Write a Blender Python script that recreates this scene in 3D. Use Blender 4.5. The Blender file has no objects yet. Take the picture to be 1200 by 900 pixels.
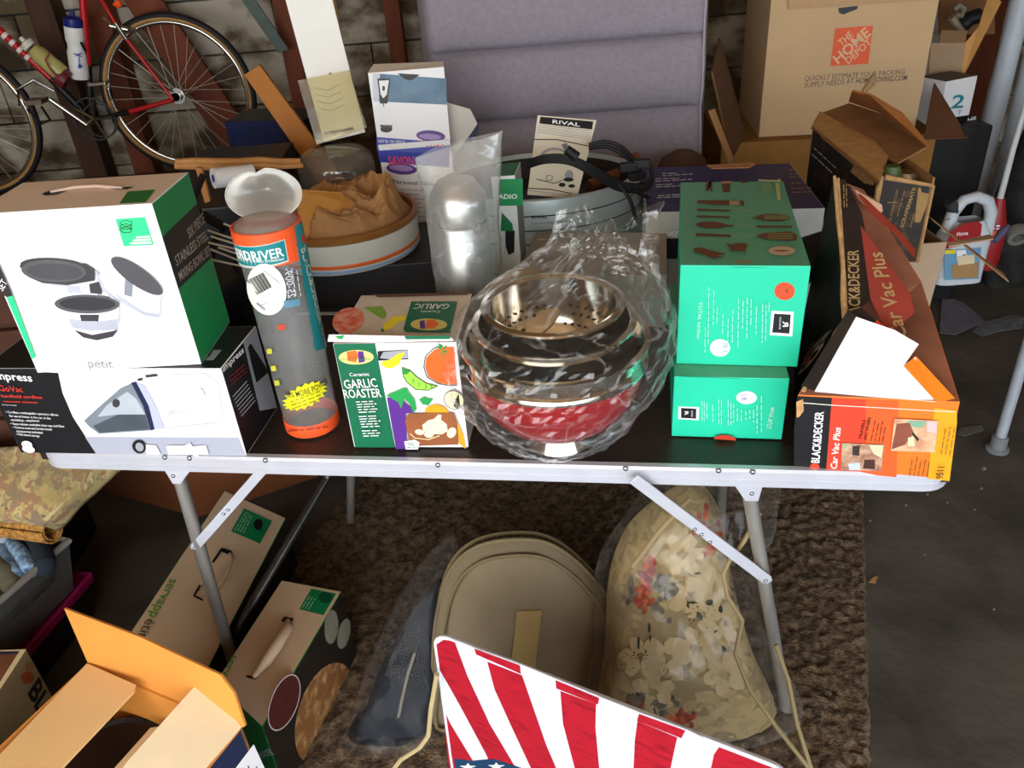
import bpy, bmesh, math, random
import numpy as np
from mathutils import Vector, Matrix, noise
random.seed(7)
sc = bpy.context.scene
COL = sc.collection
R = math.radians
# ------------------------------------------------------------------ camera
FPX, PITCH, ROLL, HC = 950.0, R(31.5), R(4.5), 1.64
_d = np.array([math.sin(ROLL)*math.cos(PITCH), math.cos(ROLL)*math.cos(PITCH), math.sin(PITCH)])
_f = np.array([0, 0, 1.0]) - _d[2]*_d; _f /= np.linalg.norm(_f)
_r = np.cross(_d, _f); _r = _r if _r[0] > 0 else -_r
MC = np.array([_r, _f, -_d])            # camera (x right, y down, z forward) -> world
CAM = np.array([0, 0, HC])
cd = bpy.data.cameras.new('camera'); cam = bpy.data.objects.new('camera', cd); COL.objects.link(cam)
cd.sensor_fit = 'HORIZONTAL'; cd.sensor_width = 36; cd.lens = FPX/1200*36; cd.clip_start = .02
m = Matrix.Identity(4)
for i in range(3):
    m[i][0] = MC[i][0]; m[i][1] = -MC[i][1]; m[i][2] = -MC[i][2]; m[i][3] = CAM[i]
cam.matrix_world = m
sc.camera = cam
# ------------------------------------------------------------------ daylight through the open garage door behind the camera
w = bpy.data.worlds.new('sky'); sc.world = w; w.use_nodes = True
bg = w.node_tree.nodes['Background']; bg.inputs[0].default_value = (.80, .90, 1.0, 1); bg.inputs[1].default_value = SKY_STRENGTH = 5.0
def area(name, loc, to, sx, sy, power, col):
    l = bpy.data.lights.new(name, 'AREA'); l.shape = 'RECTANGLE'; l.size = sx; l.size_y = sy; l.energy = power; l.color = col
    o = bpy.data.objects.new(name, l); COL.objects.link(o); o.location = loc
    o.rotation_euler = (Vector(to)-Vector(loc)).to_track_quat('-Z', 'Y').to_euler()
    return o
area('door_daylight', (-.9, -1.2, 1.5), (0.1, 1.5, .75), 2.6, 1.7, 58, (1, .94, .84))
sl = bpy.data.lights.new('sun', 'SUN'); sl.energy = 5.0; sl.angle = R(1); sl.color = (1, .95, .86); so = bpy.data.objects.new('sun', sl); COL.objects.link(so); so.rotation_euler = (R(-32), R(8), 0)
vs = sc.view_settings
vs.view_transform = 'Standard'; vs.look = 'None'; vs.gamma = 1; vs.use_curve_mapping = False; vs.exposure = 0.0
# ------------------------------------------------------------------ pixel -> point on a stated plane
def V(a): return Vector([float(c) for c in a])
def ray(px, py): return MC @ np.array([px-600, py-450, FPX])
def az(px, py, z): v = ray(px, py); return V(CAM + v*((z-HC)/v[2]))
def ay(px, py, y): v = ray(px, py); return V(CAM + v*(y/v[1]))
def apl(px, py, p, n):
    v = V(ray(px, py)); c = V(CAM); return c + v*((p-c).dot(n)/v.dot(n))
def Z(x0, y0, s): return lambda *p: [(x0+a/s, y0+b/s) for a, b in p]
# ------------------------------------------------------------------ materials
MATS = {}
def lin(h):
    h = h.lstrip('#'); c = [int(h[i:i+2], 16)/255 for i in (0, 2, 4)]
    return [x/12.92 if x <= .04045 else ((x+.055)/1.055)**2.4 for x in c] + [1]
def M(hexc, rough=.55, metal=0.0, var=.08, scale=18.0, bump=0.0, bscale=60.0, spec=.4, hex2=None, lo=.35, hi=.65, det=4, stretch=None):
    key = (hexc, rough, metal, var, scale, bump, bscale, spec, hex2, lo, hi, stretch)
    if key in MATS: return MATS[key]
    m = bpy.data.materials.new('mat_%d' % len(MATS)); m.use_nodes = True; MATS[key] = m
    nt = m.node_tree; b = nt.nodes['Principled BSDF']; L = nt.links.new
    b.inputs['Roughness'].default_value = rough; b.inputs['Metallic'].default_value = metal
    b.inputs['Specular IOR Level'].default_value = spec
    c = lin(hexc); c2 = lin(hex2) if hex2 else [x*(1-var) for x in c[:3]]+[1]
    tc = nt.nodes.new('ShaderNodeTexCoord'); src = tc.outputs['Object']
    if stretch:
        mp = nt.nodes.new('ShaderNodeMapping'); mp.inputs['Scale'].default_value = stretch
        L(src, mp.inputs[0]); src = mp.outputs[0]
    if var > 0 or hex2:
        n = nt.nodes.new('ShaderNodeTexNoise'); n.inputs['Scale'].default_value = scale; n.inputs['Detail'].default_value = det
        L(src, n.inputs['Vector'])
        r = nt.nodes.new('ShaderNodeValToRGB'); r.color_ramp.elements[0].position = lo; r.color_ramp.elements[1].position = hi
        r.color_ramp.elements[0].color = c; r.color_ramp.elements[1].color = c2
        L(n.outputs[0], r.inputs[0]); L(r.outputs[0], b.inputs['Base Color'])
    else: b.inputs['Base Color'].default_value = c
    if bump:
        n = nt.nodes.new('ShaderNodeTexNoise'); n.inputs['Scale'].default_value = bscale; n.inputs['Detail'].default_value = 5
        L(src, n.inputs['Vector'])
        u = nt.nodes.new('ShaderNodeBump'); u.inputs['Strength'].default_value = bump; u.inputs['Distance'].default_value = .01
        L(n.outputs[0], u.inputs['Height']); L(u.outputs[0], b.inputs['Normal'])
    return m
def film(name, base=.05, tint=(1, 1, 1), streak=.35, scale=9.0, rough=.18, edge=.35, col=(.85, .85, .84), gl=.06):
    m = bpy.data.materials.new(name); m.use_nodes = True; nt = m.node_tree; L = nt.links.new
    nt.nodes.clear(); o = nt.nodes.new('ShaderNodeOutputMaterial'); mix = nt.nodes.new('ShaderNodeMixShader')
    t = nt.nodes.new('ShaderNodeBsdfTransparent'); t.inputs[0].default_value = (*tint, 1)
    p = nt.nodes.new('ShaderNodeBsdfPrincipled'); p.inputs['Base Color'].default_value = (*col, 1); p.inputs['Roughness'].default_value = rough
    p.inputs['Specular IOR Level'].default_value = .9
    lw = nt.nodes.new('ShaderNodeLayerWeight'); lw.inputs[0].default_value = .5
    pw = nt.nodes.new('ShaderNodeMath'); pw.operation = 'POWER'; L(lw.outputs['Facing'], pw.inputs[0]); pw.inputs[1].default_value = 4.0
    tc = nt.nodes.new('ShaderNodeTexCoord'); n = nt.nodes.new('ShaderNodeTexNoise'); n.inputs['Scale'].default_value = scale; n.inputs['Detail'].default_value = 3
    n.inputs['Distortion'].default_value = .8
    L(tc.outputs['Object'], n.inputs['Vector'])
    r = nt.nodes.new('ShaderNodeValToRGB'); e = r.color_ramp.elements
    e[0].position = .485; e[0].color = (0, 0, 0, 1); e[1].position = .5; e[1].color = (streak,)*3+(1,)  # thin white noise lines painted in as crinkle glints
    x = e.new(.515); x.color = (0, 0, 0, 1)
    L(n.outputs[0], r.inputs[0])
    a = nt.nodes.new('ShaderNodeMath'); a.operation = 'MULTIPLY_ADD'; L(pw.outputs[0], a.inputs[0]); a.inputs[1].default_value = edge; a.inputs[2].default_value = base
    a2 = nt.nodes.new('ShaderNodeMath'); a2.operation = 'ADD'; a2.use_clamp = True; L(a.outputs[0], a2.inputs[0]); L(r.outputs[0], a2.inputs[1])
    bn = nt.nodes.new('ShaderNodeBump'); bn.inputs['Strength'].default_value = .5; bn.inputs['Distance'].default_value = .01
    L(n.outputs[0], bn.inputs['Height']); L(bn.outputs[0], p.inputs['Normal'])
    gs = nt.nodes.new('ShaderNodeBsdfGlossy'); gs.inputs['Roughness'].default_value = min(rough, .16); L(bn.outputs[0], gs.inputs['Normal'])
    ga = nt.nodes.new('ShaderNodeMath'); ga.operation = 'MULTIPLY_ADD'; ga.use_clamp = True; L(pw.outputs[0], ga.inputs[0]); ga.inputs[1].default_value = .5; ga.inputs[2].default_value = gl
    m2 = nt.nodes.new('ShaderNodeMixShader'); L(ga.outputs[0], m2.inputs[0])
    L(a2.outputs[0], mix.inputs[0]); L(t.outputs[0], mix.inputs[1]); L(p.outputs[0], mix.inputs[2]); L(mix.outputs[0], m2.inputs[1]); L(gs.outputs[0], m2.inputs[2]); L(m2.outputs[0], o.inputs[0])
    return m
def voro(name, cols, scale, rough=.8, dist=.25):
    m = bpy.data.materials.new(name); m.use_nodes = True; nt = m.node_tree; L = nt.links.new; b = nt.nodes['Principled BSDF']
    tc = nt.nodes.new('ShaderNodeTexCoord'); n = nt.nodes.new('ShaderNodeTexNoise'); n.inputs['Scale'].default_value = scale*.9; n.inputs['Detail'].default_value = 3
    mx = nt.nodes.new('ShaderNodeMixRGB'); mx.inputs[0].default_value = dist
    L(tc.outputs['Object'], n.inputs['Vector']); L(tc.outputs['Object'], mx.inputs[1]); L(n.outputs['Color'], mx.inputs[2])
    v = nt.nodes.new('ShaderNodeTexVoronoi'); v.inputs['Scale'].default_value = scale; L(mx.outputs[0], v.inputs['Vector'])
    s = nt.nodes.new('ShaderNodeSeparateColor'); L(v.outputs['Color'], s.inputs[0])
    r = nt.nodes.new('ShaderNodeValToRGB'); r.color_ramp.interpolation = 'LINEAR'
    e = r.color_ramp.elements; k = len(cols)
    e[0].position = 0; e[0].color = lin(cols[0]); e[1].position = 1; e[1].color = lin(cols[-1])
    for i in range(1, k-1): q = e.new(i/(k-1)); q.color = lin(cols[i])
    L(s.outputs[0], r.inputs[0]); L(r.outputs[0], b.inputs['Base Color']); b.inputs['Roughness'].default_value = rough
    return m
KRAFT = M('#b98a5c', .8, var=.16, scale=9, bump=.05, bscale=90)
KRAFTL = M('#d9b48a', .8, var=.08, scale=9)
KRAFTD = M('#7d5533', .85, var=.2, scale=9)
TORN = M('#c79b67', .9, var=.3, scale=60, bump=.3, bscale=140)
WHITE = M('#f2f2f4', .5, var=.02)
WARMW = M('#e6dccd', .6, var=.05, scale=8)
BLACK = M('#15161a', .45, var=.2)
INK = M('#101012', .5, var=0)
GREEN = M('#137a45', .42, var=.06)
DGREEN = M('#0d6a48', .42, var=.06)
MINT = M('#27e08c', .5, var=.02)
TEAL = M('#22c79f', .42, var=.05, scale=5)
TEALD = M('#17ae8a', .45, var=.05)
RED = M('#d3261f', .45, var=.08)
ORANGE = M('#f0702e', .42, var=.08)
AMBER = M('#f5a21c', .42, var=.06)
YELLOW = M('#f3e01f', .45, var=.04)
PURPLE = M('#5b2a8c', .45, var=.06)
NAVY = M('#22264a', .45, var=.15, scale=12)
BLUE = M('#2a3aa8', .42, var=.05)
GREY = M('#9ea0a8', .5, var=.06)
LGREY = M('#cfd2da', .45, var=.05)
DGREY = M('#3b3c40', .5, var=.15)
BROWN = M('#5a2f18', .6, var=.15)
CREAM = M('#e6d5a8', .6, var=.08)
STEEL = M('#d9d9d6', .17, 1.0, var=.08, scale=6)
ALU = M('#d3d5e0', .38, .35, var=.08, scale=14, bump=.05, bscale=200)
RIVET = M('#aeb3bc', .3, 1.0, var=.05)
DALU = M('#b9b5b0', .32, .6, var=.35, scale=18, stretch=(1, 1, .25))
DWOOD = M('#4a2a18', .7, var=.35, scale=14, bump=.2, bscale=50, stretch=(1, 1, .3))
RWOOD = M('#7d3f24', .75, var=.4, scale=12, bump=.2, bscale=40, stretch=(1, 1, .25))
LWOOD = M('#c98f52', .7, var=.25, scale=12, bump=.1, bscale=40)
RUBBER = M('#17171a', .6, var=.2)
# ------------------------------------------------------------------ objects
def tag(o, label=None, cat=None, group=None, kind=None):
    if label: o['label'] = label
    if cat: o['category'] = cat
    if group: o['group'] = group
    if kind: o['kind'] = kind
    return o
def thing(name, label, cat, loc, group=None):
    o = bpy.data.objects.new(name, None); COL.objects.link(o); o.location = V(loc); o.empty_display_size = .05
    return tag(o, label, cat, group)
class G:
    """collects faces in world coordinates; build() links ONE mesh object"""
    def __init__(s): s.v = []; s.f = []; s.m = []; s.mats = []
    def mi(s, m):
        if m not in s.mats: s.mats.append(m)
        return s.mats.index(m)
    def add(s, vs, fs, m):
        k = len(s.v); s.v += [tuple(v) for v in vs]; i = s.mi(m)
        for f in fs: s.f.append([a+k for a in f]); s.m.append(i)
        return s
    def hexa(s, c, m, faces=None):
        """c: bottom FL FR BR BL, top FL FR BR BL; faces: dict of front/right/back/left/top/bottom materials"""
        ff = dict(front=(0, 1, 5, 4), right=(1, 2, 6, 5), back=(2, 3, 7, 6), left=(3, 0, 4, 7), top=(4, 5, 6, 7), bottom=(3, 2, 1, 0))
        k = len(s.v); s.v += [tuple(v) for v in c]
        for n, f in ff.items():
            s.f.append([a+k for a in f]); s.m.append(s.mi((faces or {}).get(n, m)))
        return s
    def box(s, lo, hi, m, faces=None, rot=0, piv=None):
        x0, y0, z0 = lo; x1, y1, z1 = hi
        c = [Vector(p) for p in ((x0,y0,z0),(x1,y0,z0),(x1,y1,z0),(x0,y1,z0),(x0,y0,z1),(x1,y0,z1),(x1,y1,z1),(x0,y1,z1))]
        if rot:
            p = Vector(piv or ((x0+x1)/2, (y0+y1)/2, 0)); q = Matrix.Rotation(rot, 3, 'Z'); c = [q@(a-p)+p for a in c]
        return s.hexa(c, m, faces)
    def slab(s, poly, t, m, n=None, m2=None):
        """extrude a flat polygon by t along its normal (or n)"""
        P = [Vector(p) for p in poly]
        if n is None:
            n = Vector((0, 0, 0))
            for i in range(len(P)): n += P[i].cross(P[(i+1) % len(P)])
            n.normalize()
        k = len(P); T = [p+n*t for p in P]
        s.add(P+T, [list(range(k))[::-1]]+[[i, (i+1) % k, k+(i+1) % k, k+i] for i in range(k)], m)
        s.add(T, [list(range(k))], m2 or m)
        return s
    def tube(s, pts, r, m, n=10, cap=True, closed=False):
        P = [Vector(p) for p in pts]; k = len(P); rr = r if isinstance(r, (list, tuple)) else [r]*k
        up = None; vs = []; fs = []
        for i in range(k):
            a = P[(i+1) % k] if (closed or i < k-1) else P[i]; b = P[i-1] if (closed or i > 0) else P[i]
            t = (a-b).normalized()
            if up is None:
                up = t.orthogonal().normalized()
            up = (up - t*up.dot(t)).normalized(); e = t.cross(up)
            vs += [P[i]+(up*math.cos(2*math.pi*j/n)+e*math.sin(2*math.pi*j/n))*rr[i] for j in range(n)]
        for i in range(k if closed else k-1):
            i2 = (i+1) % k
            fs += [[i*n+j, i*n+(j+1) % n, i2*n+(j+1) % n, i2*n+j] for j in range(n)]
        if cap and not closed: fs += [list(range(n))[::-1], [(k-1)*n+j for j in range(n)]]
        return s.add(vs, fs, m)
    def lathe(s, c, prof, m, n=48, axis=None, a0=0, a1=2*math.pi, sq=1.0):
        """prof: (radius, height) pairs about axis through c"""
        c = Vector(c); q = Matrix.Identity(3)
        if axis is not None: q = Vector((0, 0, 1)).rotation_difference(Vector(axis)).to_matrix()
        full = abs(a1-a0-2*math.pi) < 1e-6; k = n if full else n+1; vs = []; fs = []
        for r, h in prof:
            vs += [c+q@Vector((r*math.cos(a0+(a1-a0)*j/n), sq*r*math.sin(a0+(a1-a0)*j/n), h)) for j in range(k)]
        for i in range(len(prof)-1):
            for j in range(n):
                j2 = (j+1) % k; fs.append([i*k+j, i*k+j2, (i+1)*k+j2, (i+1)*k+j])
        return s.add(vs, fs, m)
    def grid(s, fn, nu, nv, m, closed_u=False):
        ku = nu if closed_u else nu+1; vs = [fn(i/nu, j/nv) for j in range(nv+1) for i in range(ku)]; fs = []
        for j in range(nv):
            for i in range(nu):
                i2 = (i+1) % ku; fs.append([j*ku+i, j*ku+i2, (j+1)*ku+i2, (j+1)*ku+i])
        return s.add(vs, fs, m)
    def build(s, name, parent=None, smooth=False, bevel=0, sub=0, solid=0, label=None, fix=True):
        me = bpy.data.meshes.new(name); o0 = Vector(parent_loc(parent)) if parent else Vector((0, 0, 0))
        me.from_pydata([tuple(Vector(v)-o0) for v in s.v], [], s.f)
        for m in s.mats: me.materials.append(m)
        me.polygons.foreach_set('material_index', s.m)
        if fix or bevel:
            bm = bmesh.new(); bm.from_mesh(me)
            if fix: bmesh.ops.remove_doubles(bm, verts=bm.verts, dist=1e-6); bmesh.ops.recalc_face_normals(bm, faces=bm.faces)
            if bevel:
                es = [e for e in bm.edges if len(e.link_faces) == 2 and e.calc_face_angle(0) > .5]
                bmesh.ops.bevel(bm, geom=es, offset=bevel, segments=2, profile=.6, affect='EDGES', clamp_overlap=True)
            bm.to_mesh(me); bm.free()
        if smooth:
            me.polygons.foreach_set('use_smooth', [True]*len(me.polygons))
            try: me.set_sharp_from_angle(angle=R(38))
            except Exception: pass
        o = bpy.data.objects.new(name, me); COL.objects.link(o)
        if parent: o.parent = parent
        if solid: x = o.modifiers.new('t', 'SOLIDIFY'); x.thickness = solid; x.offset = 0
        if sub: x = o.modifiers.new('s', 'SUBSURF'); x.levels = sub; x.render_levels = sub
        if label: o['label'] = label
        return o
def parent_loc(p):
    l = Vector(p.location)
    return l + (parent_loc(p.parent) if p.parent else Vector((0, 0, 0)))
def solo(g, name, label, cat, loc, group=None, **k):
    """a thing that is one mesh, its origin at loc"""
    t = g.build(name, None, **k); d = V(loc)
    for v in t.data.vertices: v.co -= d
    t.location = d
    return tag(t, label, cat, group)
# ------------------------------------------------------------------ flat print on faces
_TX = {}
def text_mesh(s, bold=0.0):
    if (s, bold) in _TX: return _TX[(s, bold)]
    c = bpy.data.curves.new('lettering', 'FONT'); c.body = s; c.size = 1; c.resolution_u = 2; c.offset = bold*.45; c.fill_mode = 'FRONT'
    o = bpy.data.objects.new('lettering', c); COL.objects.link(o); bpy.context.view_layer.update()
    me = o.evaluated_get(bpy.context.evaluated_depsgraph_get()).to_mesh()
    vs = [(v.co.x, v.co.y) for v in me.vertices]; fs = [list(p.vertices) for p in me.polygons]
    bpy.data.objects.remove(o); bpy.data.curves.remove(c)
    x0 = min(v[0] for v in vs); x1 = max(v[0] for v in vs)
    _TX[(s, bold)] = ([((a-x0)/(x1-x0), b/.73) for a, b in vs], fs)
    return _TX[(s, bold)]
class Plane:
    def __init__(s, p, u, v):
        s.p = Vector(p); s.u = Vector(u).normalized(); s.n = s.u.cross(Vector(v)).normalized(); s.v = s.n.cross(s.u)
        if (V(CAM)-s.p).dot(s.n) < 0: s.n = -s.n
    def uv(s, px, py): q = apl(px, py, s.p, s.n)-s.p; return Vector((q.dot(s.u), q.dot(s.v)))
    def xyz(s, a, off): return s.p+s.u*a[0]+s.v*a[1]+s.n*off
def face_of(c, n):
    ff = dict(front=(0, 1, 4), right=(1, 2, 5), left=(3, 0, 7), top=(4, 5, 7))
    i, j, k = ff[n]; c = [Vector(x) for x in c]; P = Plane(c[i], c[j]-c[i], c[k]-c[i])
    l = dict(front=5, right=6, left=4, top=6)[n]; P.quad = [Vector(((c[q]-P.p).dot(P.u), (c[q]-P.p).dot(P.v))) for q in (i, j, l, k)]
    return P
def clip(pts, quad):
    """keep the part of a flat polygon that lies on the face"""
    s = sum(quad[i].x*quad[(i+1) % 4].y-quad[i].y*quad[(i+1) % 4].x for i in range(4)); q = quad if s > 0 else quad[::-1]
    for i in range(4):
        a, e = q[i], q[(i+1) % 4]-q[i]; out = []
        sd = lambda p: e.x*(p.y-a.y)-e.y*(p.x-a.x)
        for j in range(len(pts)):
            p0, p1 = pts[j], pts[(j+1) % len(pts)]; d0, d1 = sd(p0), sd(p1)
            if d0 >= 0: out.append(p0)
            if (d0 >= 0) != (d1 >= 0): out.append(p0.lerp(p1, d0/(d0-d1)))
        pts = out
        if len(pts) < 3: return []
    return pts
class Cyl:
    """upright cylinder/cone surface: u = angle*r0, v = height"""
    def __init__(s, c, r0, r1=None, h=1.0): s.c = Vector(c); s.r0 = r0; s.k = ((r1-r0)/h if r1 else 0)
    def rad(s, z): return s.r0+s.k*z
    def uv(s, px, py):
        d = ray(px, py); o = CAM-np.array(s.c); t0 = None
        a = d[0]**2+d[1]**2-(s.k*d[2])**2; b = 2*(o[0]*d[0]+o[1]*d[1]-s.k*d[2]*(s.r0+s.k*o[2])); cc = o[0]**2+o[1]**2-(s.r0+s.k*o[2])**2
        D = max(b*b-4*a*cc, 0); t = (-b-math.sqrt(D))/(2*a); q = o+d*t
        return Vector((math.atan2(q[0], -q[1])*s.r0, q[2]))
    def xyz(s, a, off):
        th = a[0]/s.r0; r = s.rad(a[1])+off
        return s.c+Vector((math.sin(th)*r, -math.cos(th)*r, a[1]))
class Print:
    def __init__(s, t, name, surf): s.t = t; s.name = name; s.S = surf; s.g = G(); s.off = .0006
    def _nx(s): s.off += .00012; return s.off
    def puv(s, m, pts):
        o = s._nx(); s.g.add([s.S.xyz(p, o) for p in pts], [list(range(len(pts)))], m); return s
    def poly(s, m, pts):
        q = [s.S.uv(*p) for p in pts]
        if getattr(s.S, 'quad', None): q = clip(q, s.S.quad)
        return s.puv(m, q) if q else s
    def band(s, m, a, b, c, d, n=14):
        """quad patch a-b (top) c-d (bottom: under b, under a) split so that it follows a curved surface"""
        A, B, C, D = [s.S.uv(*p) for p in (a, b, c, d)]; o = s._nx()
        s.g.grid(lambda x, y: s.S.xyz((A.lerp(B, x)).lerp(D.lerp(C, x), y), o), n, 1, m); return s
    def ell(s, m, cx, cy, rx, ry, ang=0, n=28, rings=1, a0=0, a1=360):
        o = s._nx(); ca, sa = math.cos(R(ang)), math.sin(R(ang)); vs = [s.S.xyz(s.S.uv(cx, cy), o)]; fs = []
        for q in range(1, rings+1):
            for j in range(n):
                t = R(a0+(a1-a0)*j/(n if a1-a0 == 360 else n-1)); x = rx*q/rings*math.cos(t); y = ry*q/rings*math.sin(t)
                vs.append(s.S.xyz(s.S.uv(cx+x*ca-y*sa, cy+x*sa+y*ca), o))
        k = n if a1-a0 == 360 else n-1
        for j in range(k): fs.append([0, 1+j, 1+(j+1) % n])
        for q in range(rings-1):
            for j in range(k): b = 1+q*n; fs.append([b+j, b+n+j, b+n+(j+1) % n, b+(j+1) % n])
        s.g.add(vs, fs, m); return s
    def line(s, m, pts, wpx=1.2):
        P = [Vector(p) for p in pts]
        for i in range(len(P)-1):
            d = (P[i+1]-P[i]); 
            if d.length < 1e-6: continue
            d.normalize(); q = Vector((-d.y, d.x))*wpx/2
            s.poly(m, [tuple(P[i]-q), tuple(P[i+1]-q), tuple(P[i+1]+q), tuple(P[i]+q)])
        return s
    def text(s, txt, m, p0, p1, top, bold=0.0, shear=0.0):
        vs, fs = text_mesh(txt, bold); a = s.S.uv(*p0); b = s.S.uv(*p1); t = s.S.uv(*top); U = b-a
        N = Vector((-U.y, U.x)).normalized(); h = (t-a).dot(N); o = s._nx()
        s.g.add([s.S.xyz(a+U*(x+shear*y*abs(h)/U.length)+N*(h*y), o) for x, y in vs], fs, m); return s
    def words(s, m, p0, p1, rows, step, wpx=1.5, seed=1, cut=.35):
        """rows of small print too fine to read: word-length strokes; step = pixel offset from row to row"""
        rn = random.Random(seed)
        for i in range(rows):
            a = Vector(p0)+Vector(step)*i; b = Vector(p1)+Vector(step)*i; b = a.lerp(b, 1-rn.random()*cut); x = 0.0; L = (b-a).length
            while x < L-2:
                w_ = min(rn.uniform(4, 11), L-x); d = (b-a)/L
                s.line(m, [tuple(a+d*x), tuple(a+d*(x+w_))], wpx); x += w_+1.8
        return s
    def done(s, label=None): return s.g.build(s.name, s.t, label=label, fix=False)
def solve(FBL, FBR, z, FTL=None, h=None, d=.2, d2=None):
    a = az(*FBL, z); b = az(*FBR, z); u = (b-a); u.z = 0; W = u.length; u.normalize(); n = Vector((-u.y, u.x, 0))
    if h is None: h = apl(*FTL, a, n).z-z
    c = [a, b, b+n*d, a+n*d]; return c+[p+Vector((0, 0, h)) for p in c]
def mid(c): return (c[0]+c[1]+c[2]+c[3])/4
def ridge(p, s=1.0): return 1-abs(noise.noise(Vector(p)*s))*2
T = .735
# ================================================================== the setting
CONC = M('#5f5850', .75, var=.5, scale=4, bump=.25, bscale=30, hex2='#38342f', lo=.3, hi=.7, det=9)
g = G(); g.box((-3.2, -1.9, -.08), (3.4, 4.2, 0), CONC); tag(g.build('floor'), kind='structure')
g = G(); g.box((-7, -12, -.1), (7, -1.9, -.02), M('#b5b0a6', .9, var=.2, scale=3)); tag(g.build('trim_9'), kind='structure')
WALLM = M('#6b6253', .9, var=.4, scale=5, hex2='#4c4438', bump=.2, bscale=25)
wb = G().box((-3.2, 4.12, 0), (3.4, 4.2, 2.6), DGREY).build('wall_back'); tag(wb, kind='structure')
PM = [M(a, .9, var=.5, scale=6, hex2=b, bump=.3, bscale=30, stretch=(.8, 1, 1.2), lo=.42, hi=.58, det=8) for a, b in (('#b3aa98', '#5a4c3a'), ('#a0957f', '#5f503d'), ('#b9b0a0', '#65573f'), ('#948873', '#4a3d2c'))]
for i in range(10):
    z0 = .12+i*.235; x = -3.2+random.uniform(0, .5)-.5
    while x < 3.4:
        L = random.uniform(1.1, 2.0); a = max(x, -3.2); b = min(x+L, 3.4)
        if b-a > .1:
            pg = G().box((a+.003, 4.085-random.uniform(0, .012), z0+.004), (b-.003, 4.12, z0+.231), random.choice(PM)); pg.build('plank', wb, bevel=.004)
        x += L
g = G(); g.box((-3.28, -1.9, 0), (-3.2, 4.2, 2.6), M('#7a5a3c', .9, var=.3, scale=5)); tag(g.build('wall_left'), kind='structure')
g = G(); g.box((3.4, -1.9, 0), (3.48, 4.2, 2.6), M('#6b5038', .9, var=.3, scale=5)); tag(g.build('wall_right'), kind='structure')
g = G(); g.box((-3.28, -1.9, 2.6), (3.48, 4.2, 2.68), M('#d0a878', .9, var=.2, scale=5)); tag(g.build('ceiling'), kind='structure')
g = G(); g.box((-3.28, -1.98, 2.2), (3.48, -1.9, 2.68), M('#8a6a4c', .9)); tag(g.build('trim_8'), kind='structure')
# studs and the diagonal brace of the open wall
def stud(n, px, py, wd, m, lean=0.0):
    p = ay(px, py, 3.98); x = p.x
    tag(G().box((x-wd/2, 3.96, 0), (x+wd/2, 4.075, 2.6), m).build('trim_%d' % n, bevel=.004), kind='structure')
stud(1, 52, 20, .11, DWOOD); stud(2, 128, 60, .10, RWOOD); stud(3, 338, 40, .08, RWOOD); stud(4, 462, 30, .07, RWOOD); stud(5, 1150, 60, .13, RWOOD)
g = G(); a = ay(160, -10, 3.93); b = ay(300, 200, 3.93); d = (b-a).normalized(); q = Vector((d.z, 0, -d.x))*.075
g.slab([a-q, b-q, b+q, a+q], .03, RWOOD, n=Vector((0, 1, 0))); tag(g.build('trim_6', bevel=.004), kind='structure')
a = ay(30, -20, 3.95)
# ------------------------------------------------------------------ rug, low bench, shelf
RUGM = M('#7d6850', .95, var=.5, scale=60, hex2='#42362a', bump=.6, bscale=160, lo=.35, hi=.65)
e1 = Vector((-.366, -.93, 0)); e2 = Vector((-.93, .366, 0)); r0 = Vector((1.05, 1.914, 0))-e1*.75
def rug(u, v):
    p = r0+e1*(v*2.6)+e2*(u*1.56); q = p*38; z = .009+.006*noise.noise(q)+.004*noise.noise(p*90)
    if 0 < u < 1 and 0 < v < 1:
        if u < .3: z += .007*ridge(p*30+Vector((3, 0, 0)), 1.0)+.004*noise.noise(p*70)
        else: z += .003*math.cos(p.x*70)*math.cos(p.y*70)
    edge = .006*noise.noise(p*50) if u in (0, 1) else 0
    return p+e2*edge+Vector((0, 0, max(z, .002) if (0 < u < 1 and 0 < v < 1) else .001))
g = G(); g.grid(rug, 210, 260, RUGM)
solo(g, 'rug', 'brown textured rug spread on the dark floor under the folding table', 'rug', (0.1, 1.4, 0), smooth=True, fix=False)
t = thing('bench', 'low dark wooden bench behind the table, loaded with boxes', 'bench', (.08, 2.3, 0))
G().box((-1.02, 1.96, .51), (1.17, 2.66, .55), DWOOD).build('bench_top', t, bevel=.004)
for x in (-.55, 1.08):
    for y in (2.34, 2.6): G().box((x-.025, y-.025, 0), (x+.025, y+.025, .51), DWOOD).build('leg', t)
t = thing('shelf', 'low dark plank shelf along the wall holding the bicycle', 'shelf', (-1.3, 3.8, 0))
SZ = ay(210, 203, 3.86).z-.012
G().box((-2.7, 3.6, SZ-.03), (-.75, 3.95, SZ), DWOOD).build('shelf_board', t, bevel=.003)
for x in (-2.65, -1.7, -.85): G().box((x-.03, 3.66, 0), (x+.03, 3.9, SZ-.03), DWOOD).build('leg', t)
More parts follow.
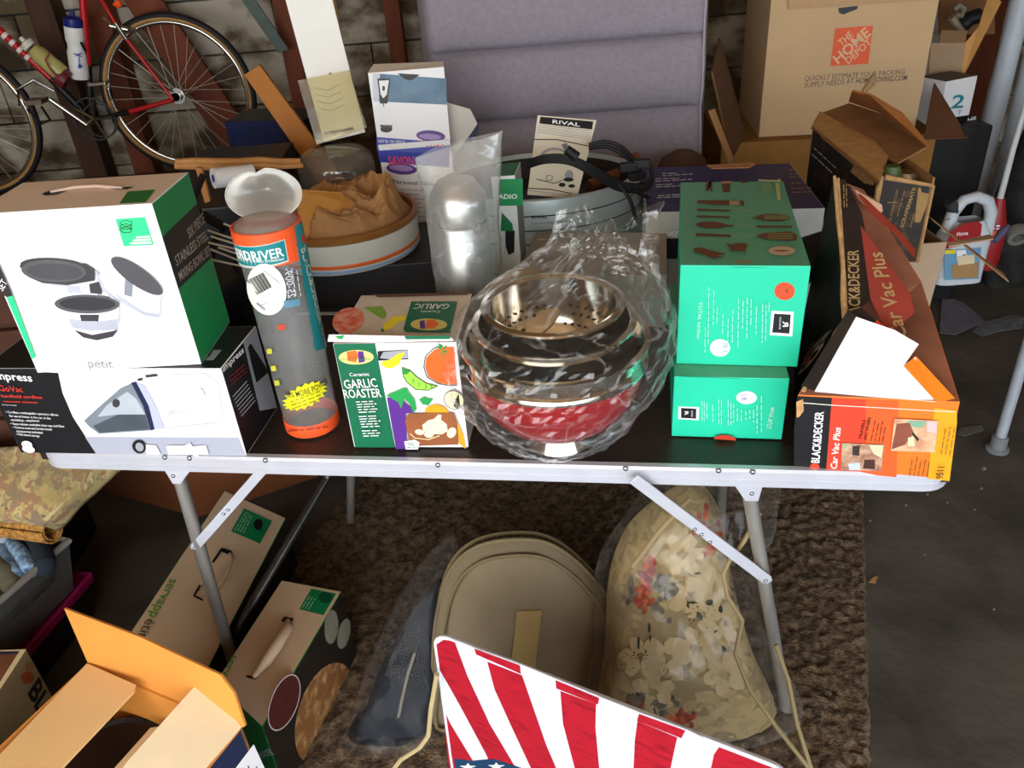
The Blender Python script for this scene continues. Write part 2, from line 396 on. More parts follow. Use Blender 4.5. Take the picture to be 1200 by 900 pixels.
# ================================================================== bicycle
BY = 3.80
bike = thing('bicycle', 'red and black road bicycle with tan wall tyres leaning by the wall', 'bicycle', ay(150, 205, BY))
BR = M('#c01a20', .3, var=.05); TAN = M('#b98a4e', .7, var=.12, scale=30); CH = M('#c9c9c4', .22, 1.0, var=.1)
SPK = M('#b9b3a6', .4, .3, var=0)
def wheel(c, r, nm):
    ax = (0, 1, 0)
    def ring(name, R_, rr, m, sx=1.0, par=None, n=64):
        gg = G(); gg.lathe(c, [(R_+rr*math.cos(k*math.pi/5), sx*rr*math.sin(k*math.pi/5)) for k in range(11)], m, n=n, axis=ax); return gg.build(name, par, smooth=True)
    wn = ring(nm, r-.016, .016, RUBBER, 1.0, bike)
    ring('sidewall', r-.024, .0125, TAN, 1.25, wn)
    ring('rim', r-.040, .010, CH, .9, wn)
    G().tube([c+Vector((0, -.05, 0)), c+Vector((0, .05, 0))], [.018, .018], CH, n=14).build('hub', wn, smooth=True)
    gs = G()
    for k in range(32):
        a = 2*math.pi*k/32; b = a+(.9 if k % 4 < 2 else -.9); s_ = -.03 if k % 2 else .03
        gs.tube([c+Vector((.02*math.cos(b), s_, .02*math.sin(b))), c+Vector(((r-.042)*math.cos(a), 0, (r-.042)*math.sin(a)))], .0014, SPK, n=5, cap=False)
    tag(gs.build('spokes', wn), kind='stuff')
    return wn
hubR = ay(210, 111, BY); rad = (ay(210, 15, BY).z-ay(210, 204, BY).z)/2
rw = wheel(hubR, rad, 'rear_wheel'); hubF = ay(-44, 142, BY); fw = wheel(hubF, rad, 'front_wheel')
gc = G(); gc.tube([hubR+Vector((0, -.035, 0)), hubR+Vector((0, -.05, 0))], .022, CH, n=24)
for k, q in enumerate((.034, .030, .026)): gc.tube([hubR+Vector((0, -.03+.008*k, 0)), hubR+Vector((0, -.026+.008*k, 0))], q, CH, n=28)
gc.build('freewheel', bike, smooth=True)
def bt(pts, r, m, name='tube', yy=BY): G().tube([ay(x, y, yy+o) for x, y, o in pts], r, m, n=12).build(name, bike, smooth=True)
bb = (108, 141)
bt([(92, -60, 0), (103, 76, 0)], .0155, BR, 'seat_tube', ); bt([(103, 76, 0), (108, 141, 0)], .0155, BLACK, 'seat_tube_lower')
bt([(-60, -20, 0), (60, 92, 0)], .016, BR, 'down_tube'); bt([(60, 92, 0), (108, 141, 0)], .0165, BLACK, 'down_tube_lower')
for k in range(4):
    x = 4+k*9; bt([(x, 40+k*8.4, -.003), (x+4, 43.6+k*8.4, -.003)], .0168, M('#e8e0dc', .4, var=0), 'tube_decal')
for o in (-.06, .06):
    bt([(111, 140, o*.4), (152, 131, o)], .010, BLACK, 'chain_stay'); bt([(152, 131, o), (203, 117, o)], .010, BR, 'chain_stay_end')
    bt([(112, -12, o*.4), (138, 32, o*.8), (203, 117, o)], .0075, BR, 'seat_stay')
gb = G(); p = ay(145, 33, BY); gb.tube([p+Vector((-.03, -.06, .02)), p+Vector((.03, -.05, .0)), p+Vector((.045, 0, -.01))], .012, CH); gb.tube([p+Vector((-.05, -.05, .05)), p+Vector((-.01, -.06, .015))], .007, CH); gb.tube([p+Vector((.0, -.07, .03)), p+Vector((.02, -.06, -.035))], .009, CH)
gb.build('rear_brake', bike, smooth=True)
G().tube([ay(136, 2, BY-.05), ay(141, 8, BY-.05)], [.02, .014], M('#ff5a1a', .2, var=0), n=10).build('reflector', bike, smooth=True)
cb = ay(*bb, BY-.07); gr = G()
gr.lathe(cb+Vector((.0, .02, 0)), [(.088, 0), (.093, .0), (.093, .004), (.088, .004), (.088, 0)], DGREY, n=48, axis=(0, 1, 0)); gr.lathe(cb+Vector((.02, .03, -.01)), [(.07, 0), (.075, 0), (.075, .004), (.07, .004), (.07, 0)], DGREY, n=40, axis=(0, 1, 0))
for k in range(5): a = k*1.2566; gr.tube([cb+Vector((0, .022, 0)), cb+Vector((.088*math.cos(a), .022, .088*math.sin(a)))], .006, CH, n=6)
gr.build('chainring', bike, smooth=True)
G().tube([cb, ay(101, 146, BY-.1), ay(58, 116, BY-.12)], [.014, .012, .010], CH).build('crank_arm', bike, smooth=True)
p = ay(45, 118, BY-.16); gp = G(); gp.box(p+Vector((-.045, -.04, -.009)), p+Vector((.03, .03, .009)), CH); gp.tube([p+Vector((-.05, -.06, .0)), p+Vector((-.07, 0, .05)), p+Vector((.0, .02, .08)), p+Vector((.07, .02, .03))], .006, CH)
gp.tube([p+Vector((.02, -.03, -.02)), p+Vector((.02, 0, -.08)), p+Vector((-.03, .02, -.10)), p+Vector((-.06, .0, -.03))], .005, BLACK); gp.build('pedal', bike)
gd = G(); p = ay(117, 98, BY-.04); gd.box(p+Vector((-.05, -.015, -.008)), p+Vector((.03, .015, .008)), CH); gd.box(p+Vector((.02, -.01, -.07)), p+Vector((.035, .02, -.02)), BLACK); gd.build('front_derailleur', bike, bevel=.004)
def along(p0, p1, prof, m, n=28):
    a = ay(*p0); b = ay(*p1); d = b-a; L = d.length; return G().lathe(a, [(r, h*L) for r, h in prof], m, n=n, axis=tuple(d))
def cage(pts, name): G().tube(pts, .004, M('#8c2020', .4, var=0), n=8).build(name, bike, smooth=True)
yb = BY-.02
bw = thing('water_bottle', 'white water bottle with blue cap on the bicycle seat tube', 'bottle', ay(94, 92, yb))
along((94, 92, yb), (86, 30, yb), [(0, 0), (.034, 0), (.038, .04), (.038, .52), (.033, .60), (.033, .66), (.038, .74), (.038, .97), (.034, 1), (0, 1)], M('#ecebe6', .4, var=.04)).build('bottle_body', bw, smooth=True)
along((86.3, 31, yb), (84.4, 12, yb), [(0, 0), (.038, 0), (.039, .08), (.038, .5), (.022, .62), (.010, .68), (.010, .98), (0, 1)], M('#1f2a78', .35, var=.05)).build('cap', bw, smooth=True)
pr = Print(bw, 'palm_print', Plane(ay(90, 75, yb-.041), (1, 0, 0), (0, 0, 1)))
pr.line(BLUE, [(92, 64), (93.5, 80)], 1).line(BLUE, [(86, 63), (92, 64), (96, 62)], 1.2).line(BLUE, [(88, 66), (92, 64), (96, 67)], 1).poly(BLUE, [(92, 75), (96, 76), (96, 80), (91.5, 80)]); pr.done()
by_ = thing('water_bottle', 'cloudy yellow water bottle lying in the down tube cage', 'bottle', ay(73, 88, yb-.05))
along((73, 87, yb-.05), (34, 54, yb-.05), [(0, 0), (.034, 0), (.037, .05), (.037, .72), (.030, .82), (.026, .88), (0, .89)], M('#b9b06a', .35, var=.1)).build('bottle_body', by_, smooth=True)
along((36, 55.5, yb-.05), (24, 44, yb-.05), [(0, 0), (.028, 0), (.028, .5), (.011, .62), (.010, 1), (0, 1)], M('#d9d6c8', .35, var=.05)).build('cap', by_, smooth=True)
cage([ay(72, 96, yb-.09), ay(58, 80, yb-.10), ay(53, 70, yb-.10), ay(58, 63, yb-.09)], 'bottle_cage')
p = ay(74, 92, yb-.05); G().lathe(p, [(.030, -.02), (.041, -.02), (.041, .02), (.036, .02)], M('#6b1f2a', .4, var=0), axis=(-.72, 0, .69)).build('cage_cup', bike, smooth=True)
G().tube([ay(97, 88, yb), ay(100, 60, yb), ay(95, 50, yb-.04)], .005, BLACK).build('bottle_cage', bike, smooth=True)
# ================================================================== recliner
t = thing('recliner', 'mauve grey upholstered recliner back with horizontal seams', 'armchair', (.27, 2.85, 0))
FAB = M('#968e98', .95, var=.06, scale=70, bump=.1, bscale=320, hex2='#8d858f')
SZs = [.36, .575, ay(650, 137, 2.74).z, ay(650, 54, 2.74).z, 1.40, 1.62]
def rec(u, v):
    z = .36+v*1.24; k = max(i for i in range(len(SZs)-1) if SZs[i] <= z+1e-6); f = (z-SZs[k])/(SZs[k+1]-SZs[k]); f = min(max(f, 0), 1)
    bul = .055*(4*f*(1-f))**.42; fade = min(1, min(u, 1-u)/.10); bul = bul*fade**.7+.04*(1-fade)
    side = .09*max(0, 1-min(u, 1-u)/.05)**2
    x = -.205+u*.93; w_ = .006*noise.noise(Vector((x*7, z*9, 0)))*fade
    return Vector((x, 2.76-bul+side+w_+(z-.9)*.06, z))
G().grid(rec, 60, 130, FAB).build('back_cushion', t, smooth=True, fix=False)
G().box((-.20, 2.84, .30), (.72, 3.02, 1.58), FAB).build('back_frame', t, bevel=.04, smooth=True)
G().box((-.20, 2.30, .16), (.72, 2.80, .44), FAB).build('seat', t, bevel=.04, smooth=True)
G().box((-.15, 2.35, 0), (.67, 2.95, .16), DWOOD).build('base', t)
G().tube([rec(.965, v/20)+Vector((0, -.004, 0)) for v in range(21)], .004, M('#a7a0aa', .9, var=.05), n=6).build('piping', t, smooth=True)
# ================================================================== left background: board, papers, dome, crates
t = thing('paperboard_box', 'blue and black carton behind the bicycle wheel with pale letters', 'box', ay(310, 190, 3.3))
c = solve((278, 204), (368, 204), ay(278, 200, 3.2).z, h=.20, d=.2); G().hexa(c, M('#142250', .5, var=.3), dict(top=BLACK)).build('body', t, bevel=.003)
pr = Print(t, 'lettering', face_of(c, 'front')); pr.text('joor', LGREY, (283, 193), (326, 190), (283, 179), .03); pr.poly(BLACK, [(330, 130), (358, 128), (362, 200), (340, 202)]); pr.done()
c_zz = c[0].z-.001
g = G(); a, b, c_, d = ay(286, 88, 2.95), ay(304, 76, 2.95), ay(404, 212, 2.78), ay(382, 226, 2.78)
g.slab([a, b, c_, d], .02, M('#c8823f', .7, var=.12, scale=8), n=Vector((0, 1, 0)))
solo(g, 'board', 'orange brown board leaning beside the bicycle wheel', 'board', (d+c_)/2, bevel=.003)
g = G(); a, b, c_, d = ay(262, -30, 3.85), ay(276, -34, 3.85), ay(338, 58, 3.85), ay(326, 62, 3.85)
g.slab([a, b, c_, d], .012, M('#56655f', .6, var=.15), n=Vector((0, 1, 0))); solo(g, 'slat', 'thin grey green slat slanting across the back wall', 'slat', d)
g = G(); a, b, c_, d = ay(380, -20, 2.75), ay(388, -20, 2.75), ay(409, 90, 2.68), ay(402, 92, 2.68)
g.slab([a, b, c_, d], .02, M('#c9a56a', .7, var=.15), n=Vector((0, 1, 0))); solo(g, 'slat', 'pale wooden slat standing behind the long white paper', 'slat', (c_+d)/2)
pap = thing('instruction_sheet', 'long white printed instruction sheet standing behind the glass dome', 'paper', ay(402, 166, 2.52))
A, B, C_, D = ay(331, -14, 2.66), ay(385, -14, 2.66), ay(426, 156, 2.52), ay(380, 167, 2.52)
pl = Plane(D, C_-D, A-D); a, b, c_, d = [pl.xyz(pl.uv(*q), 0) for q in ((331, -14), (386, -14), (428, 155), (380, 167))]
G().slab([a, d, c_, b], .002, M('#fbfaf5', .6, var=.02)).build('sheet', pap)
pr = Print(pap, 'lettering', pl); k = DGREY
pr.line(k, [(338, 6), (341, 12)], 3).line(k, [(341, 28), (344, 34)], 1.5).words(k, (344, 40), (362, 37), 1, (0, 3), 1.4, 3).words(k, (357, 65), (371, 63), 1, (0, 3), 1.2, 4, 0).words(k, (367, 73), (377, 72), 1, (0, 3), 1.2, 5, 0).words(k, (369, 87), (388, 83), 2, (1, 3), 2, 6, .1)
for i in range(4): pr.line(GREY, [(369+i*1.5, 103+i*8), (385+i, 106+i*8), (398+i*2, 99+i*8)], .8)
pr.poly(DGREY, [(380, 155), (414, 149), (415, 152), (381, 158)]); pr.done()
q = [pl.xyz(pl.uv(*z_), .03) for z_ in ((352, 96), (411, 84), (432, 150), (374, 170))]
pn = V(CAM)*0+pl.n
g = G(); g.slab(q, .012, film('clear_acrylic', .10, (.93, .9, .74), .1, 6)); solo(g, 'acrylic_sleeve', 'clear yellowed plastic sleeve over the foot of the white instruction sheet', 'sleeve', q[3])
FILMG = film('clear_dome', .18, (.90, .88, .82), .10, 5, .08, .5, (.6, .58, .52), .09)
dome = thing('cake_dome', 'clear glass dome standing below the long white instruction sheet', 'dome', ay(400, 222, 2.45))
c = ay(399, 222, 2.45); rr = (ay(443, 200, 2.45)-ay(355, 200, 2.45)).length/2
G().lathe(c, [(rr, 0), (rr*1.03, .01), (rr*1.03, .075), (rr*.98, .10), (rr*.8, .118), (rr*.4, .125), (0, .126)], FILMG, n=56).build('shell', dome, smooth=True)
G().lathe(c, [(rr*.9, -.035), (rr*1.09, -.03), (rr*1.09, -.004), (rr*.9, 0)], FILMG, n=56).build('base_rim', dome, smooth=True)
DZ = c.z-.035
dk = thing('cabinet', 'dark low cabinet behind the bench carrying the blue black carton and the boards', 'cabinet', (-.7, 3.1, 0))
G().box((-1.08, 2.70, 0), (-.30, 3.50, c_zz), DWOOD).build('body', dk, bevel=.005)
t = thing('crate', 'black plastic crate under the clear glass dome', 'crate', (-.5, 2.4, .55))
G().box((-.62, 2.36, .55), (-.34, 2.62, DZ), BLACK).build('body', t, bevel=.006)
t = thing('crate', 'black plastic crate under the bamboo sticks and the white can', 'crate', (-.77, 2.3, .55))
G().box((-.92, 2.02, .55), (-.63, 2.62, ay(243, 237, 2.06).z-.002), BLACK).build('body', t, bevel=.006)
# bamboo slats, can, wire rack
bz = ay(270, 193, 2.2)
t = thing('bamboo_bundle', 'bundle of split bamboo sticks lying across behind the white carton', 'sticks', ay(280, 194, 2.2))
for i, (dy, a, b) in enumerate(((0, (206, 190), (352, 188)), (.0, (205, 195), (355, 194)))):
    A = ay(*a, 2.2); B = ay(*b, 2.26); G().tube([A.lerp(B, k/6)+Vector((0, 0, .002*math.sin(k*2+i))) for k in range(7)], [.009, .010, .011, .009, .010, .008, .007], LWOOD, n=8).build('bamboo_stick', t, smooth=True)
A = ay(236, 197, 2.19); B = ay(238, 240, 2.0)
g = G(); g.slab([ay(229, 197, 2.12), ay(236, 197, 2.12), ay(246, 236, 2.06), ay(240, 238, 2.06)], .012, LWOOD, n=Vector((0, 1, 0))); solo(g, 'wooden_stake', 'short pale wooden stake under the bamboo sticks', 'stake', ay(243, 237, 2.06))
t = thing('spray_can', 'small white can lying under the bamboo sticks', 'can', ay(266, 218, 2.1))
a = ay(250, 209, 2.1); b = ay(296, 204, 2.16); G().tube([a, b], .026, WHITE, n=24).build('can_body', t, smooth=True); G().tube([a-(b-a)*.012, a], [.010, .010], BLUE, n=14).build('nozzle', t)
rk = thing('wire_rack', 'black wire rack with shiny thin prongs behind the mixing bowl carton', 'rack', ay(265, 330, 1.78))
gk = G(); gk.box((-.80, 1.74, T), (-.56, 1.92, T+.10), BLACK); gk.build('base', rk, bevel=.01)
for k, (x0, y0, x1, y1) in enumerate(((243, 270, 274, 281), (247, 277, 276, 287), (243, 284, 276, 291), (242, 303, 276, 309), (256, 290, 278, 299), (262, 262, 280, 272), (244, 291, 262, 301))):
    G().tube([ay(x0, y0, 1.72), ay(x1+22, y1+6, 1.76)], .0024, M('#e0d3bc', .35, .2, var=0), n=6).build('prong', rk, smooth=True)
G().tube([ay(238, 205, 1.95), ay(226, 235, 1.9), ay(238, 255, 1.84), ay(262, 268, 1.8), ay(250, 285, 1.8), ay(245, 330, 1.78), ay(252, 375, 1.78)], .008, RUBBER, n=8).build('frame_wire', rk, smooth=True)
G().tube([ay(240, 250, 1.8), ay(262, 262, 1.78), ay(280, 285, 1.8), ay(270, 340, 1.8)], .006, RUBBER, n=8).build('frame_wire', rk, smooth=True)
G().lathe(ay(262, 362, 1.78), [(0, 0), (.07, 0), (.085, .03), (.085, .09), (.08, .095), (0, .1)], BLACK, n=32).build('pan', rk, smooth=True)
t = thing('wooden_crate', 'red brown wooden crate at the left edge behind the white mixing bowl carton', 'crate', (-1.4, 1.84, .53))
CRW = M('#4d2a19', .8, var=.35, scale=9, bump=.2, bscale=40)
G().box((-1.75, 1.66, .53), (-1.06, 2.0, 1.0), CRW).build('body', t, bevel=.006)
for i in range(4): G().box((-1.75, 1.64, .545+i*.115), (-1.055, 1.66, .645+i*.115), CRW).build('slat', t, bevel=.004)
t = thing('storage_box', 'black storage box under the red brown wooden crate', 'box', (-1.55, 1.84, 0))
G().box((-1.75, 1.70, .001), (-1.34, 2.0, .529), BLACK).build('body', t, bevel=.006)
# ================================================================== right background
hdc = solve((889, 161), (1072, 152), .80, h=.50, d=.42)
hd = thing('moving_carton', 'large tan moving carton with orange square logo, standing on a brown carton', 'box', mid(hdc))
CARD = M('#c6a67e', .85, var=.05, scale=6)
G().hexa(hdc, CARD).build('body', hd, bevel=.003)
hf = face_of(hdc, 'front')
pr = Print(hd, 'logo_print', hf); z4 = Z(880, 0, 3.75); OR = M('#e2603a', .7, var=.06)
pr.poly(OR, z4((370, 125), (537, 112), (515, 280), (348, 290)))
CP = M('#d9b58e', .8, var=0)
pr.text('THE', CP, *z4((398, 205), (452, 160), (380, 178)), .03); pr.text('HOME', CP, *z4((383, 282), (528, 150), (352, 252)), .05); pr.text('DEPOT', CP, *z4((428, 282), (533, 190), (410, 258)), .03)
pr.done(); pr = Print(hd, 'lettering', hf)
DK = M('#5b4f4a', .8, var=0)
pr.text('QUICKLY ESTIMATE YOUR PACKING', DK, *z4((235, 356), (675, 325), (234, 333)), 0); pr.text('SUPPLY NEEDS AT', DK, *z4((234, 386), (452, 366), (233, 362)), 0); pr.text('HOMEMOVING.COM', DK, *z4((460, 366), (684, 352), (459, 342)), .03)
pr.done()
pr = Print(hd, 'handle_hole', hf); pr.poly(BLACK, z4((383, 35), (470, 25), (466, 40), (405, 64), (386, 56))); pr.done()
q = [hf.xyz(hf.uv(*p), .012) for p in z4((155, -60), (860, -90), (862, -6), (164, 40))]
G().slab(q, .004, M('#bb9870', .85, var=.08), n=hf.n).build('top_flap', hd)
lowc = [(.62, 3.02, 0), (1.78, 2.80, 0), (1.9, 3.3, 0), (.72, 3.5, 0)]
t = thing('carton', 'wide brown carton supporting the orange logo carton', 'box', (1.2, 3.1, 0))
u0 = ay(850, 160, 2.9); 
fr = (hdc[1]-hdc[0]).normalized(); nb = Vector((-fr.y, fr.x, 0)); L0 = hdc[0]-fr*.14-nb*.05; R0 = hdc[1]+fr*.06-nb*.05
base = [L0, R0, R0+nb*.5, L0+nb*.5]
cc = [Vector((p.x, p.y, 0)) for p in base]+[Vector((p.x, p.y, .799)) for p in base]
G().hexa(cc, M('#95692f', .85, var=.15)).build('body', t, bevel=.003)
q = [ay(1082, 164, 2.75), ay(1133, 162, 2.72), ay(1126, 150, 2.95), ay(1094, 98, 3.0)]
G().slab(q, .005, M('#6b452b', .85, var=.12)).build('side_flap', t)
q = [ay(868, 158, 2.7), ay(866, 190, 2.68), ay(946, 190, 2.68), ay(946, 168, 2.7)]
# leaning brown panel between recliner and carton
t = thing('flattened_carton', 'dark brown flattened carton leaning between recliner and orange logo carton', 'cardboard', ay(858, 190, 2.72))
q = [ay(833, 84, 2.72), ay(856, 188, 2.68), ay(872, 158, 3.0), ay(842, 45, 3.0)]; G().slab(q, .006, M('#6e4d34', .9, var=.15)).build('panel', t)
q = [ay(830, 130, 2.66), ay(854, 192, 2.62), ay(858, 186, 2.64), ay(836, 128, 2.68)]; G().slab(q, .006, KRAFT).build('edge_strip', t)
g = G(); c = ay(800, 200, 2.58); g.lathe(Vector((c.x, c.y, .55)), [(0, 0), (.085, .01), (.10, .08), (.095, .24), (.07, .305), (.03, .33), (0, .335)], M('#5d4436', .95, var=.15, scale=30, bump=.3, bscale=200), n=32)
solo(g, 'bolster', 'round topped brown upholstered bolster standing behind the purple carton', 'cushion', (c.x, c.y, .55), smooth=True)
# open carton far right with hanging flap, things inside
t = thing('open_carton', 'open carton with tall sloping flap right of the orange logo carton', 'box', (1.95, 3.45, 0))
y0 = 3.30
bl = ay(1092, 110, y0); br = ay(1124, 112, y0); tl = ay(1102, 50, y0); tr = ay(1131, 50, y0); tm = ay(1134, 36, y0)
G().slab([ay(1085, 112, y0), ay(1123, 110, y0), ay(1131, 50, y0), ay(1090, 50, y0)], .006, M('#a98d70', .85, var=.06)).build('front_panel', t)
G().slab([ay(1100, 51, y0), ay(1130, 51, y0), ay(1133, 36, y0+.02), ay(1102, 36, y0+.02)], .005, M('#8a6a4a', .85)).build('front_flap', t)
G().slab([ay(1124, 108, y0-.01), ay(1130, 88, y0-.01), ay(1174, 2, y0-.05), ay(1160, -8, y0), ay(1147, 32, y0), ay(1132, 50, y0), ay(1131, 60, y0)], .006, M('#cf9b5a', .8, var=.1)).build('side_flap', t)
G().slab([ay(1100, 40, y0+.35), ay(1165, 40, y0+.35), ay(1165, -30, y0+.35), ay(1100, -30, y0+.35)], .006, KRAFTD).build('back_panel', t)
G().box((tl.x-.1, y0+.01, 0), (br.x+.02, y0+.36, bl.z), KRAFTD).build('body', t)
for nm, lab, pts, r_, m_ in (('hose_fitting', 'grey ring fitting on top of the open carton contents', [(1118, 12), (1124, 6), (1130, 10), (1127, 18), (1119, 18)], .012, M('#8c8474', .5, .3)), ('bracket', 'pale metal bracket sticking out of the open carton', [(1115, 20), (1126, 36)], .016, M('#9c9078', .5, .3)), ('tool_handle', 'dark rounded tool handle inside the open carton', [(1128, 30), (1136, 22), (1148, 18)], .03, BLACK)):
    g = G(); P_ = [ay(x, y, y0+.12) for x, y in pts]; g.tube(P_, r_, m_); solo(g, nm, lab, nm.split('_')[-1], P_[0], smooth=True)
t = thing('carton', 'white and teal printed box with numeral 2 at the right wall', 'box', ay(1120, 150, 3.2))
c = solve((1098, 150), (1134, 142), ay(1098, 150, 3.1).z, h=.17, d=.12)
zb = c[0].z; G().hexa(c, WHITE, dict(top=DGREY, right=BLACK)).build('body', t, bevel=.002)
pr = Print(t, 'lettering', face_of(c, 'front')); TB = M('#2b8f9a', .5, var=0)
pr.text('2', TB, (1113, 127), (1128, 126), (1113, 111), .05).text('T', TB, (1121, 135), (1126, 134.6), (1121, 129)); pr.poly(BLACK, [(1100, 140), (1140, 134), (1141, 150), (1100, 150)]); pr.text('HR', WHITE, (1133, 143.5), (1144, 141), (1133, 138), .03); pr.done()
t2 = thing('storage_bin', 'black storage bin standing under the white numeral box', 'bin', (c[0].x+.15, c[0].y+.1, 0))
G().box((c[0].x-.12, c[0].y-.02, 0), (c[1].x+.06, c[0].y+.19, zb), M('#131314', .5, var=.2)).build('body', t2, bevel=.01)
bgm = M('#2a2723', .8, var=.5, scale=16, hex2='#161514', bump=.3, bscale=40)
def bag(u, v):
    a = 2*math.pi*u; h = v; r_ = (.15*math.sin(math.pi*min(1, .12+.88*h))**.5)*(1-.35*h); p = Vector((math.cos(a)*r_, math.sin(a)*r_*.8, h*.86)); p += Vector((1, 1, .3))*.03*noise.noise(p*9)
    return p+Vector((2.22, 3.22, 0))
g = G(); g.grid(bag, 40, 40, bgm, closed_u=True); solo(g, 'duffel_bag', 'dark crumpled bag standing against the brown post', 'bag', (2.22, 3.22, 0), smooth=True)
for lab, x0, x1, y1, rr_ in (('thick white drain pipe standing beside the brown post', 1186, 1172, 150, .042), ('second white drain pipe at the right edge of the wall', 1218, 1203, 150, .045)):
    g = G(); p = ay((x0+x1)/2, 75, 3.6); g.tube([(p.x, p.y, 0), (p.x, p.y, 2.55)], rr_, M('#c9d2dc', .4, var=.08), n=24); solo(g, 'drain_pipe', lab, 'pipe', (p.x, p.y, 0), smooth=True)
# jug
JY = 2.75; JB = ay(1125, 333, JY)
jug = thing('jug', 'white plastic jug with red label and looped handle on the floor at right', 'jug', JB)
JW = M('#cfd6dc', .35, var=.06, scale=8)
def jb(u, v):
    a = 2*math.pi*u; ca, sa = math.cos(a), math.sin(a); e = .45
    sx = math.copysign(abs(ca)**e, ca); sy = math.copysign(abs(sa)**e, sa)
    h = v*.24; k = 1.0 if v < .72 else 1-.42*((v-.72)/.28)**1.4
    return JB+Vector((.088*sx*k+.0*v, .055*sy*k+.05, h))
gj = G(); gj.grid(jb, 40, 16, JW, closed_u=True); gj.build('jug_body', jug, smooth=True)
q0 = JB+Vector((0, .05, 0))
G().tube([q0+Vector((-.066, 0, .20)), q0+Vector((-.060, 0, .27)), q0+Vector((-.03, 0, .315)), q0+Vector((.015, 0, .325)), q0+Vector((.06, 0, .305)), q0+Vector((.082, 0, .26)), q0+Vector((.086, 0, .20)), q0+Vector((.084, 0, .12))], [.026, .022, .020, .020, .022, .022, .02, .02], JW, n=14).build('handle', jug, smooth=True)
G().tube([q0+Vector((-.055, 0, .275)), q0+Vector((-.082, 0, .315))], [.022, .022], DGREY, n=16).build('cap', jug, smooth=True)
pr = Print(jug, 'jug_label', Plane(JB+Vector((0, -.008, 0)), (1, 0, 0), (0, 0, 1))); zj = Z(1000, 160, 6)
pr.poly(M('#a51f24', .5, var=.05), zj((690, 660), (780, 610), (880, 595), (905, 620), (890, 735), (650, 790), (655, 760))); pr.poly(M('#6fa3c4', .5, var=.1), zj((640, 800), (900, 780), (880, 1000), (640, 1010)))
pr.poly(YELLOW, zj((645, 800), (720, 795), (715, 822), (643, 826))); pr.poly(WHITE, zj((725, 800), (790, 795), (800, 860), (730, 875))); pr.poly(BROWN, zj((735, 850), (785, 825), (790, 838), (740, 862))); pr.text('Home', WHITE, *zj((725, 700), (803, 690), (725, 672)), .04); pr.text('KILLER', BROWN, *zj((610, 590), (680, 585), (610, 575)), .03)
pr.poly(M('#b08a5a', .6, var=.1), zj((690, 900), (880, 880), (875, 990), (690, 1000))); pr.poly(M('#e8d6b0', .6, var=.1), zj((730, 840), (850, 830), (850, 890), (735, 905))); pr.done()
t = thing('spray_bottle', 'red squeeze bottle with long white nozzle beside the white jug', 'bottle', ay(1152, 300, 2.9))
a = ay(1152, 312, 2.9); b = ay(1172, 232, 2.9); d = b-a
G().lathe(a, [(0, 0), (.045, 0), (.05, .03), (.05, .16), (.028, .24), (.018, d.length), (0, d.length)], M('#9c2024', .45, var=.08), n=28, axis=tuple(d)).build('bottle_body', t, smooth=True)
G().tube([b, ay(1187, 175, 2.9), ay(1200, 130, 2.9), ay(1212, 100, 2.9)], [.012, .011, .010, .008], M('#cfd2d2', .4, var=.05)).build('nozzle', t, smooth=True)
pr = Print(t, 'bottle_label', Plane(a+Vector((0, -.055, 0)), d.cross(Vector((0, 1, 0))), d)); pr.words(WHITE, zj((945, 628))[0], zj((1030, 628))[0], 2, (0, 3.4), 1.6, 3, 0); pr.poly(ORANGE, zj((940, 670), (1005, 665), (990, 700), (925, 705))); pr.done()
a = ay(1192, 275, 2.95); g = G(); g.lathe(a, [(.022, -.02), (.04, -.02), (.045, 0), (.04, .02), (.022, .02), (.022, -.02)], M('#7c7a74', .5, var=.1), axis=(.1, 1, .4), n=28); solo(g, 'tape_roll', 'grey ring of tape at the right edge above the floor', 'tape', a, smooth=True)
# litter on the floor
def scrap(name, lab, cat, pts, m, z=.004, grp=None):
    g = G(); P_ = [az(x, y, z+.004*(i % 2)) for i, (x, y) in enumerate(pts)]; c = sum(P_, Vector())/len(P_)
    g.slab(P_, .002, m); solo(g, name, lab, cat, (c.x, c.y, 0), grp)
scrap('paper', 'crumpled mauve grey paper lying right of the red and black vacuum carton', 'paper', [(1101, 390), (1104, 345), (1130, 355), (1155, 377), (1135, 385), (1120, 392)], M('#7d7684', .8, var=.2))
scrap('newspaper', 'torn grey newspaper scraps on the floor at the right edge', 'paper', [(1140, 388), (1150, 378), (1185, 368), (1200, 372), (1198, 384), (1170, 388), (1152, 394)], M('#74787a', .85, var=.4, scale=40))
scrap('envelope', 'pale crumpled paper beside the metal pole on the dark floor', 'paper', [(1125, 500), (1150, 498), (1153, 504), (1130, 511), (1122, 508)], M('#6c6a68', .85, var=.3, scale=40))
scrap('wood_chip', 'small pale wood chip by the rug edge', 'scrap', [(1018, 682), (1024, 676), (1029, 675), (1026, 683)], M('#c08a50', .8), .008)
CRL = ['pale crumb below the worn carton corner, second from the left', 'tiny crumb just right of the rug edge under the carton', 'pale crumb under the rounded right table corner', 'largest pale crumb left of the pole foot', 'pale crumb nearer than the pole foot', 'tiny crumb on the floor beside the rug edge, nearest the rug', 'tiny crumb far down the bare floor at the right', 'tiny crumb on the bare floor halfway down the picture', 'tiny crumb below the table corner, left of the larger one', 'tiny crumb right of the table corner on the bare floor']
for i, (x, y, s_) in enumerate([(1087, 579, 4), (1054, 574, 3), (1110, 589, 3), (1153, 549, 6), (1150, 572, 4), (1020, 610, 3), (1165, 714, 3), (1084, 650, 2.5), (1062, 592, 3), (1142, 597, 3)]):
    scrap('crumb', CRL[i], 'crumb', [(x-s_/2, y), (x, y-s_/2.5), (x+s_/2, y), (x, y+s_/2.5)], M('#9a948a', .9), .003, 'crumbs on the floor')
